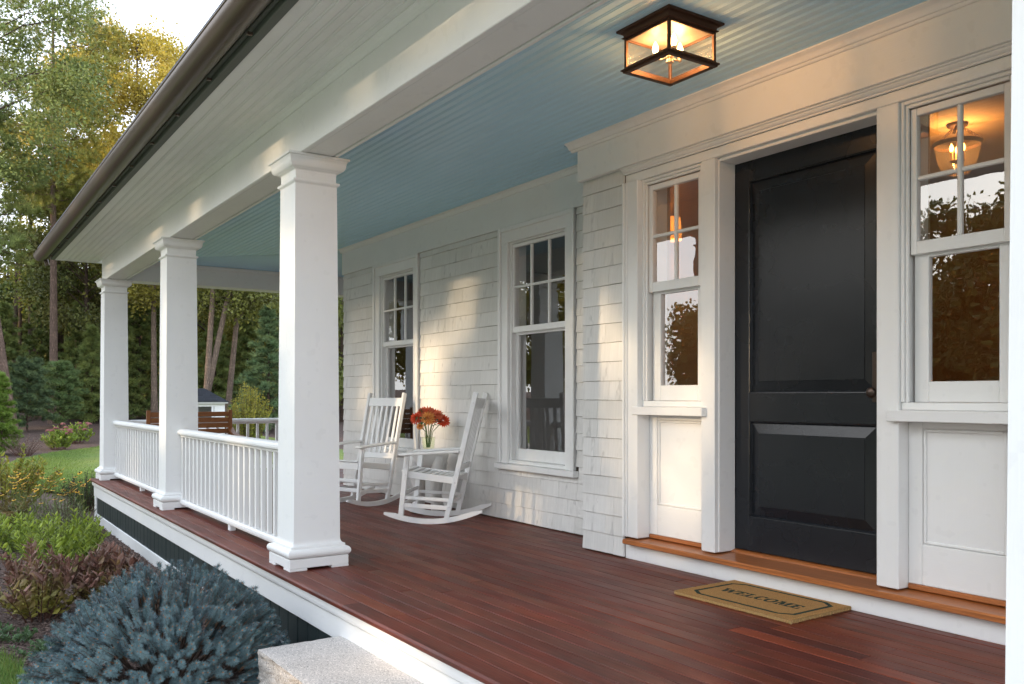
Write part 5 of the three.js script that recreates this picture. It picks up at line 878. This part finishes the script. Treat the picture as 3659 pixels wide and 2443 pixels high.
function tree(name, label, [x, z], o) {
  const { h, r0, y0, y1 = h, rx, rz = rx, n = 1600, blobs = 26, br = 1.15, cols, kind = 'oak', bark = 'oak', seed, lean = [0, 0], limbs = 9, group = 'trees of the wood behind the lawn', stems = [[0, 0, 0, 0]], gaps = false, leafS = 1 } = o;
  const gy = groundY(x, z), T = thing(name, label, 'tree', [x, gy, z], 0, group), r = rng(seed), wood = [];
  const axis = (t, st) => V(st[0] + (lean[0] + st[2]) * t * t * 0.4 + (lean[0] + st[2]) * t * 0.6 + 0.12 * Math.sin(t * 5 + seed), h * t, st[1] + (lean[1] + st[3]) * t);
  for (const st of stems) { const P = [], R = []; for (let k = 0; k <= 10; k++) { const t = k / 10 * 0.96; P.push(axis(t, st)); R.push(Math.max(0.02, r0 * (1 - 0.78 * t)) * (k === 0 ? 1.35 : 1)); } P[0].y = -0.15; wood.push(tube(P, R, 10)); }
  const list = [], centres = [];
  for (let b = 0; b < blobs; b++) {
    let p; const u = r(), a = r() * 6.283;
    if (kind === 'pine') { const t = b / blobs, y = y0 + (y1 - y0) * t, w = rx * (0.45 + 0.75 * Math.sin(Math.PI * Math.min(1, 0.25 + 0.75 * (1 - t)))) * rr(0.55, 1, r); p = V(Math.cos(b * 2.4 + a * 0.2) * w * 0.72, y, Math.sin(b * 2.4 + a * 0.2) * w * 0.72); }
    else { const yy = r() * 2 - 1, q = Math.sqrt(Math.max(0, 1 - yy * yy * 0.92)) * Math.sqrt(0.12 + 0.88 * r()); p = V(Math.cos(a) * q * rx, (y0 + y1) / 2 + yy * (y1 - y0) / 2 * 0.92, Math.sin(a) * q * rz); }
    const st = pick(stems, r), c = axis(Math.min(0.95, p.y / h), st); p.x += c.x * 0.9; p.z += c.z * 0.9; centres.push([p, st]);
  }
  centres.forEach(([p, st], i) => { if (i % Math.max(1, Math.floor(blobs / (limbs + 6))) === 0 || kind === 'pine') { const t = Math.min(0.92, Math.max(0.18, (p.y - Math.hypot(p.x, p.z) * (kind === 'pine' ? 0.05 : 0.5)) / h)), s = axis(t, st), R = Math.max(0.022, r0 * (1 - 0.8 * t) * 0.42), mid = s.clone().lerp(p, 0.5).add(V(0, kind === 'pine' ? -0.1 : 0.25, 0)); wood.push(tube([s, mid, p], [R, R * 0.65, 0.014], 6, false)); for (let k = 0; k < 2; k++) wood.push(tube([mid, p.clone().add(V(rr(-1, 1, r) * br, rr(-0.3, 0.6, r) * br, rr(-1, 1, r) * br))], [R * 0.45, 0.008], 4, false)); } });
  const per = Math.ceil(n / blobs);
  for (const [p] of centres) {
    const S = br * rr(0.65, 1.2, r), tone = r(), fl = kind === 'pine' ? 0.34 : 0.62;
    for (let k = 0; k < per; k++) {
      const d = V(r() + r() + r() - 1.5, r() + r() + r() - 1.5, r() + r() + r() - 1.5), q = V(p.x + d.x * S * 0.9, p.y + d.y * S * 0.9 * fl, p.z + d.z * S * 0.9);
      if (gaps && gapHit(q.x + x, q.y + gy, q.z + z)) continue;
      const c = mixc(cols[0], cols[1], Math.min(1, Math.max(0, tone * 0.6 + r() * 0.55))).multiplyScalar(0.75 + 0.5 * r());
      list.push({ p: q, q: kind === 'pine' ? aim(V(d.x, 0.5 + d.y * 0.4, d.z), r() * 6.28) : aim(V(r() - 0.5, r() - 0.5, r() - 0.5), r() * 6.28), s: rr(0.75, 1.3, r) * leafS, c });
    }
  }
  mesh('trunk', wood, barkOf[bark], T);
  const half = Math.ceil(list.length / 2), G = kind === 'pine' ? pineTuft : oakLeaf, mt = kind === 'pine' ? M.needle : M.leaf;
  scatter('crown', G[0], mt, list.slice(0, half), T); if (list.length > half) scatter('crown', G[1], mt, list.slice(half), T);
  return T;
}
function conifer(name, label, [x, z], o) {
  const { h, rx, n = 1500, cols, seed, group = 'evergreens at the edge of the wood', y0 = 0.05, s = 1, round = false, cat = 'tree' } = o, gy = groundY(x, z), T = thing(name, label, cat, [x, gy, z], 0, group), r = rng(seed), wood = [tube([[0, -0.1, 0], [0.02, h * 0.5, 0], [0, h * 0.98, 0]], [Math.max(0.02, h * 0.014), h * 0.009, 0.008], 8)], list = [];
  const nb = Math.round(18 + h * 7); const whole = Math.ceil(n / nb);
  for (let b = 0; b < nb; b++) {
    const t = Math.pow((b + 0.5) / nb, round ? 0.85 : 1.15), y = h * (y0 + (0.97 - y0) * t), w = rx * (round ? Math.sqrt(Math.max(0.02, 1 - Math.pow(t * 1.15 - 0.25, 2) * 1.15)) : (1 - t * 0.96)) * rr(0.72, 1.08, r), a = b * 2.399 + r() * 0.5, e = V(Math.cos(a) * w, y - w * 0.10 + (round ? w * 0.25 : 0), Math.sin(a) * w);
    wood.push(tube([[0, y, 0], e.clone().multiply(V(0.5, 1, 0.5)).setY(y + w * 0.05), e], [0.012 + 0.004 * h * (1 - t) * 0.4, 0.008, 0.004], 4, false));
    for (let k = 0; k < whole; k++) { const f = Math.pow(r(), 0.55), wd = 0.16 * w + 0.06, p = V(e.x * f + (r() - 0.5) * 2 * wd, y + (e.y - y) * f + (r() - 0.35) * wd * 0.9, e.z * f + (r() - 0.5) * 2 * wd), d = V(e.x + (r() - 0.5) * w * 1.2, 0.25 * w + (r() - 0.4) * w * 0.8, e.z + (r() - 0.5) * w * 1.2); list.push({ p, q: aim(d, r() * 6.28), s: rr(0.75, 1.25, r) * s, c: mixc(cols[0], cols[1], r()).multiplyScalar(0.7 + 0.6 * r()) }); }
  }
  mesh('trunk', wood, M.bark, T); scatter('crown', softTuft, M.needle, list, T); return T;
}
const GREEN = [[0.11, 0.165, 0.035], [0.22, 0.24, 0.04]], OLIVE = [[0.20, 0.22, 0.035], [0.36, 0.31, 0.045]], GOLD = [[0.36, 0.29, 0.03], [0.48, 0.38, 0.05]], PINE = [[0.12, 0.175, 0.05], [0.24, 0.27, 0.065]], BLUEP = [[0.10, 0.17, 0.07], [0.17, 0.23, 0.09]];
tree('oak_tree', 'leafy green tree filling the upper picture corner beside the sky', spot(-70, 30), { h: 18.5, r0: 0.17, y0: 8.5, y1: 18.8, rx: 3.2, n: 2900, leafS: 0.75, blobs: 40, cols: [[0.13, 0.19, 0.055], [0.26, 0.28, 0.06]], seed: 201 });
tree('pine_tree', 'tall pine with pale straight trunk below the end of the gutter', spot(192, 38), { h: 19, r0: 0.19, y0: 9.5, y1: 18.6, rx: 2.9, n: 3000, leafS: 0.85, blobs: 46, br: 1.0, cols: [[0.16, 0.19, 0.04], [0.32, 0.29, 0.045]], kind: 'pine', bark: 'pine', seed: 202 });
tree('pine_tree', 'slanting pine trunk along the picture edge', spot(50, 33), { h: 15, r0: 0.17, y0: 6.5, y1: 14.5, rx: 2.4, n: 1500, blobs: 28, cols: PINE, kind: 'pine', bark: 'pine', seed: 203, lean: [-0.6, 1.9] });
tree('maple_tree', 'golden leaved tree in sun against the sky beside the gutter', spot(490, 46), { h: 20.2, r0: 0.20, y0: 7.5, y1: 20.6, rx: 5.0, n: 9500, blobs: 110, br: 1.35, cols: GOLD, seed: 224, leafS: 0.9 });
tree('oak_tree', 'olive tree below the golden crown behind the gutter', spot(370, 50), { h: 15.5, r0: 0.17, y0: 4.5, y1: 15.5, rx: 3.6, n: 1900, blobs: 34, cols: OLIVE, seed: 205 });
tree('oak_tree', 'thin crowned tree with sky gaps between the two pines', spot(110, 47), { h: 16.5, r0: 0.14, y0: 5.0, y1: 16.5, rx: 3.1, n: 1300, blobs: 30, cols: OLIVE, seed: 206 });
tree('oak_tree', 'dark trunked tree just behind the pale pine trunk', spot(216, 44), { h: 14, r0: 0.20, y0: 4.5, y1: 13.5, rx: 2.8, n: 1500, blobs: 24, cols: GREEN, seed: 207 });
tree('oak_tree', 'tree with sunlit branches behind the corner column', spot(310, 41), { h: 12, r0: 0.13, y0: 3.4, y1: 11.5, rx: 2.6, n: 1700, blobs: 26, cols: [[0.09, 0.12, 0.02], [0.17, 0.16, 0.03]], seed: 208 });
tree('oak_tree', 'tree seen between the far corner column and the middle column', spot(455, 45), { h: 13, r0: 0.16, y0: 2.4, y1: 12.5, rx: 3.3, n: 2200, blobs: 32, cols: GREEN, bark: 'pale', seed: 209 });
tree('oak_tree', 'pale trunk beside the middle column under the side beam', spot(552, 40), { h: 13, r0: 0.15, y0: 5.5, y1: 12.5, rx: 2.4, n: 900, blobs: 18, cols: OLIVE, bark: 'pale', seed: 210 });
tree('twin_oak', 'pair of pale slanting trunks rising behind the shed roof', spot(718, 37), { h: 14, r0: 0.15, y0: 6.5, y1: 13.5, rx: 3.2, n: 1500, blobs: 26, cols: OLIVE, bark: 'pale', seed: 211, stems: [[0, 0, 1.3, -2.6], [0.15, -0.15, 0.3, -0.75]] });
tree('oak_tree', 'single pale slanting trunk between shed and yellow bush', spot(812, 38), { h: 14, r0: 0.14, y0: 4.2, y1: 13, rx: 2.4, n: 1300, blobs: 24, cols: [[0.12, 0.15, 0.02], [0.22, 0.21, 0.03]], bark: 'pale', seed: 212, lean: [0.3, -1.2] });
tree('oak_tree', 'dark leafy tree filling the gap beside the nearest column', spot(930, 46), { h: 12.5, r0: 0.17, y0: 0.9, y1: 12, rx: 3.6, n: 2200, blobs: 40, cols: OLIVE, seed: 213 });
tree('oak_tree', 'leafy green tree deep behind the twin trunks', spot(770, 52), { h: 13, r0: 0.18, y0: 1.0, y1: 12.5, rx: 4.2, n: 3200, blobs: 42, cols: GREEN, seed: 214 });
tree('oak_tree', 'tree showing in the narrow gap between column and shingle wall', spot(1225, 44), { h: 12, r0: 0.17, y0: 0.8, y1: 11.5, rx: 3.2, n: 2200, blobs: 34, cols: GREEN, seed: 215 });
conifer('young_pine', 'bushy young pine on the mulch, second from the picture edge', spot(215, 36), { h: 2.75, rx: 0.95, n: 1500, cols: [[0.10, 0.17, 0.06], [0.18, 0.25, 0.08]], seed: 301, round: true, s: 1.0, group: 'young pines on the mulch' });
conifer('young_pine', 'darker bushy young pine next to the bright arborvitae', spot(98, 34), { h: 2.9, rx: 0.9, n: 1500, cols: [[0.07, 0.12, 0.055], [0.13, 0.18, 0.07]], seed: 302, round: true, s: 1.0, group: 'young pines on the mulch' });
conifer('arborvitae', 'bright green cone shaped arborvitae cut by the picture edge', spot(8, 26), { h: 2.5, rx: 0.62, n: 1900, cols: [[0.11, 0.19, 0.02], [0.18, 0.26, 0.035]], seed: 303, s: 0.75, cat: 'shrub', group: 'evergreen shrubs on the mulch' });
[[285, 41, 5.6, 1.5, PINE, 'dark evergreen behind the bushy young pine'], [330, 39, 4.4, 1.4, PINE, 'evergreen close beside the corner column'], [415, 41, 6.4, 1.8, PINE, 'evergreen between the two far columns, nearer the corner column'], [500, 43, 7.0, 1.9, PINE, 'evergreen between the two far columns, nearer the middle column'], [150, 43, 6.2, 1.9, PINE, 'broad evergreen behind the slanting pine trunk'], [20, 40, 5.4, 1.9, PINE, 'evergreen at the picture edge above the arborvitae'], [960, 37, 5.4, 1.7, BLUEP, 'blue green evergreen beside the nearest column'], [885, 43, 5.6, 2.0, PINE, 'evergreen behind the yellow bush'], [770, 42, 5.0, 1.7, PINE, 'evergreen behind the shed']].forEach(([px, d, h, rx, cols, label], i) => conifer('evergreen_tree', label, spot(px, d), { h, rx, n: 1700, cols, seed: 320 + i, s: 1.5 }));
shrub('forsythia', 'yellow green autumn bush behind the far porch railing', [...(() => { const [x, z] = spot(888, 31); return [x, groundY(x, z), z]; })()], { cols: [[0.26, 0.25, 0.02], [0.20, 0.24, 0.03]], tips: [[0.36, 0.30, 0.03], [0.30, 0.30, 0.04]], n: 110, h: 2.3, w: 0.85, leaf: [0.11, 0.05], per: 16, seed: 340 });
// trees of the front yard, outside the picture: mirrored in the windows, and the low sun comes between them
GAPS.push([[-4.5, 2.93, -2.03], 0.44], [[-3.6, 2.90, -2.03], 0.36], [[-2.6, 2.97, -2.03], 0.34], [[-5.9, 2.92, -2.03], 0.42], [[-8.2, 2.95, -2.03], 0.42], [[-4.05, -0.12, -1.93], 0.58], [[-3.65, -0.14, -1.93], 0.48], [[-4.14, 0.62, -4.2], 0.45], [[-4.25, 0.30, -4.2], 0.43], [[-8.25, 1.5, -4.46], 0.52], [[-8.1, 1.05, -4.46], 0.50], [[-7.5, 1.9, -4.46], 0.46], [[-9.43, 0.75, -2.0], 0.44], [[-11.6, 0.35, -2.17], 0.50], [[-12.2, -0.13, -1.93], 0.41], [[-9.9, 1.0, -4.46], 0.44], [[-6.5, 0.25, -4.46], 0.50], [[-10.2, -0.35, -1.95], 0.40], [[-5.0, 1.6, -4.08], 0.44]);
[[-7.5, 17.5, 7.2], [-10.6, 16.2, 7.5], [-13.6, 17.4, 7.8], [-16.4, 16.0, 7.3], [-19.4, 17.2, 7.0], [-22.6, 16.4, 5.0], [-5.9, 16.6, 6.9], [-9.0, 20.5, 7.8], [-14.8, 20.6, 7.8], [-18.6, 21, 7.2], [-4.4, 18.8, 7.0], [-1.2, 17.6, 5.6]].forEach(([x, z, h], i) => tree('crabapple_tree', ['first', 'second', 'third', 'fourth', 'fifth', 'sixth', 'seventh', 'eighth', 'ninth', 'tenth', 'eleventh', 'twelfth'][i] + ' low leafy tree of the front yard, seen mirrored in the windows', [x, z], { h, r0: 0.13, y0: 0.6, y1: h, rx: 2.0, rz: 1.7, n: 2300, blobs: 36, br: 1.0, cols: [[0.09, 0.11, 0.018], [0.17, 0.15, 0.025]], seed: 400 + i, gaps: true, group: 'low trees of the front yard', leafS: 1.1 }));
[[-35, 16.5, 9.5], [-50, 20, 13], [-42, 14, 12], [-47, 9, 13], [-53, 3, 12], [-60, 26, 12], [-58, 12, 14], [-3, 30, 13], [5, 24, 12]].forEach(([x, z, h], i) => tree('oak_tree', ['first', 'second', 'third', 'fourth', 'fifth', 'sixth', 'seventh', 'eighth', 'ninth'][i] + ' tall tree round the front lawn, outside the view', [x, z], { h, r0: 0.2, y0: 2.2, y1: h, rx: 3.4, n: 1700, blobs: 34, br: 1.4, cols: [[0.17, 0.17, 0.03], [0.34, 0.27, 0.04]], seed: 430 + i, group: 'trees round the front lawn', leafS: 1.5 }));
// the wood that reads as one mass behind
{
  const o = thing('distant_woods', 'mass of green and yellow woodland closing the view behind the trees', 'woods', [0, 0, 0], 0, undefined, 'stuff'), r = rng(500), l = [], t = [];
  for (let i = 0; i < 14000; i++) { const px = rr(-260, 1500, r), d = rr(54, 74, r), [x, z] = spot(px, d), top = 6.5 + 4.5 * fbm((px + 400) / 2000, d / 80, 14, 3, 2), y = groundY(x, z) + Math.pow(r(), 0.8) * top; const n = fbm((px + 500) / 2200, y / 30, 26, 12, 2); l.push({ p: V(x, y, z), q: aim(V(r() - 0.5, r() - 0.5, r() - 0.5), r() * 6.28), s: rr(1.5, 2.8, r), c: mixc([0.08, 0.13, 0.03], [0.34, 0.29, 0.045], Math.max(0, n * 1.5 - 0.35)).multiplyScalar(0.7 + 0.6 * r()) }); }
  scatter('leaf_mass', oakLeaf[0], M.leaf, l, o);
  for (let i = 0; i < 40; i++) { const [x, z] = spot(-100 + i * 36 + rr(-14, 14, r), rr(50, 66, r)), g = groundY(x, z), h = rr(9, 15, r); t.push(tube([[x, g - 0.2, z], [x + rr(-0.4, 0.4, r), g + h, z + rr(-0.5, 0.5, r)]], [rr(0.1, 0.2, r), 0.06], 7, false)); }
  mesh('far_trunks', t, M.bark, o);
}
// ================================================================ small white shed beyond the porch
{
  const [x, z] = spot(708, 35), gy = groundY(x, z), o = thing('garden_shed', 'small white shed with hipped slate grey roof behind the bench', 'shed', [x, gy, z], 1.31), w = 1.02, d = 0.9, e = 0.86 - gy, pk = e + 0.62;
  mesh('wall', [cb(-w, -0.55, -0.1, e, d - 0.08, d, 0.004, 'x'), cb(0.62, w, -0.1, e, d - 0.08, d, 0.004, 'x'), cb(-0.549, 0.619, -0.1, 0.42, d - 0.08, d, 0.004, 'x'), cb(-0.549, 0.619, e - 0.12, e, d - 0.08, d, 0.004, 'x'), cb(-w, -w + 0.08, -0.1, e, -d, d - 0.081, 0.004, 'z'), cb(w - 0.08, w, -0.1, e, -d, d - 0.081, 0.004, 'z'), cb(-w + 0.081, w - 0.081, -0.1, e, -d, -d + 0.08, 0.004, 'x')], M.white, o);
  mesh('window_frame', [cb(-0.05, 0.02, 0.421, e - 0.121, d - 0.05, d - 0.01, 0.004, 'y'), cb(0.52, 0.6, 0.421, e - 0.121, d - 0.05, d + 0.012, 0.004, 'y'), cb(-0.6, -0.53, 0.42, e - 0.121, d - 0.05, d + 0.012, 0.004, 'y')], M.white, o);
  mesh('eave_board', [cb(-w - 0.12, w + 0.12, e + 0.0005, e + 0.06, d + 0.06, d + 0.13, 0.004, 'x'), cb(-w - 0.12, w + 0.12, e + 0.0005, e + 0.03, -d - 0.1, d + 0.059, 0.004, 'x')], M.white, o);
  const rp = mesh('roof_boards', polys([[[-w - 0.16, e + 0.061, d + 0.17], [w + 0.16, e + 0.061, d + 0.17], [0.25, pk - 0.02, 0], [-0.25, pk - 0.02, 0]], [[w + 0.16, e + 0.061, d + 0.17], [w + 0.16, e + 0.061, -d - 0.17], [0.25, pk - 0.02, 0]], [[-w - 0.16, e + 0.061, -d - 0.17], [-w - 0.16, e + 0.061, d + 0.17], [-0.25, pk - 0.02, 0]], [[w + 0.16, e + 0.061, -d - 0.17], [-w - 0.16, e + 0.061, -d - 0.17], [-0.25, pk - 0.02, 0], [0.25, pk - 0.02, 0]]]), M.roofing, o);
  const slate = [0.10, 0.13, 0.16].map(k => std({ color: C(k, k * 1.02, k * 1.12), roughness: 0.85, map: roofMap })), r = rng(8);
  for (let k = 0; k < 7; k++) { const t0 = k / 7, t1 = (k + 1.08) / 7, L = t => [d + 0.17 - (d + 0.17) * t, e + 0.064 + (pk - e - 0.08) * t, w + 0.16 - (w - 0.09) * t], a = L(t0), b = L(Math.min(1, t1)); let x0 = -a[2]; while (x0 < a[2] - 0.02) { const x1 = Math.min(a[2], x0 + rr(0.2, 0.36, r)), c = v => Math.max(-b[2], Math.min(b[2], v)); mesh('slate', polys([[[x0 + 0.004, a[1] + 0.014, a[0]], [x1 - 0.004, a[1] + 0.014, a[0]], [c(x1 - 0.004), b[1] + 0.003, b[0]], [c(x0 + 0.004), b[1] + 0.003, b[0]]], [[x0 + 0.004, a[1], a[0]], [x1 - 0.004, a[1], a[0]], [x1 - 0.004, a[1] + 0.014, a[0]], [x0 + 0.004, a[1] + 0.014, a[0]]]]), pick(slate, r), rp); x0 = x1; } }
}

scene.traverse(o => { if (o.isMesh) { o.castShadow = true; o.receiveShadow = true; } });
renderer.render(scene, camera);
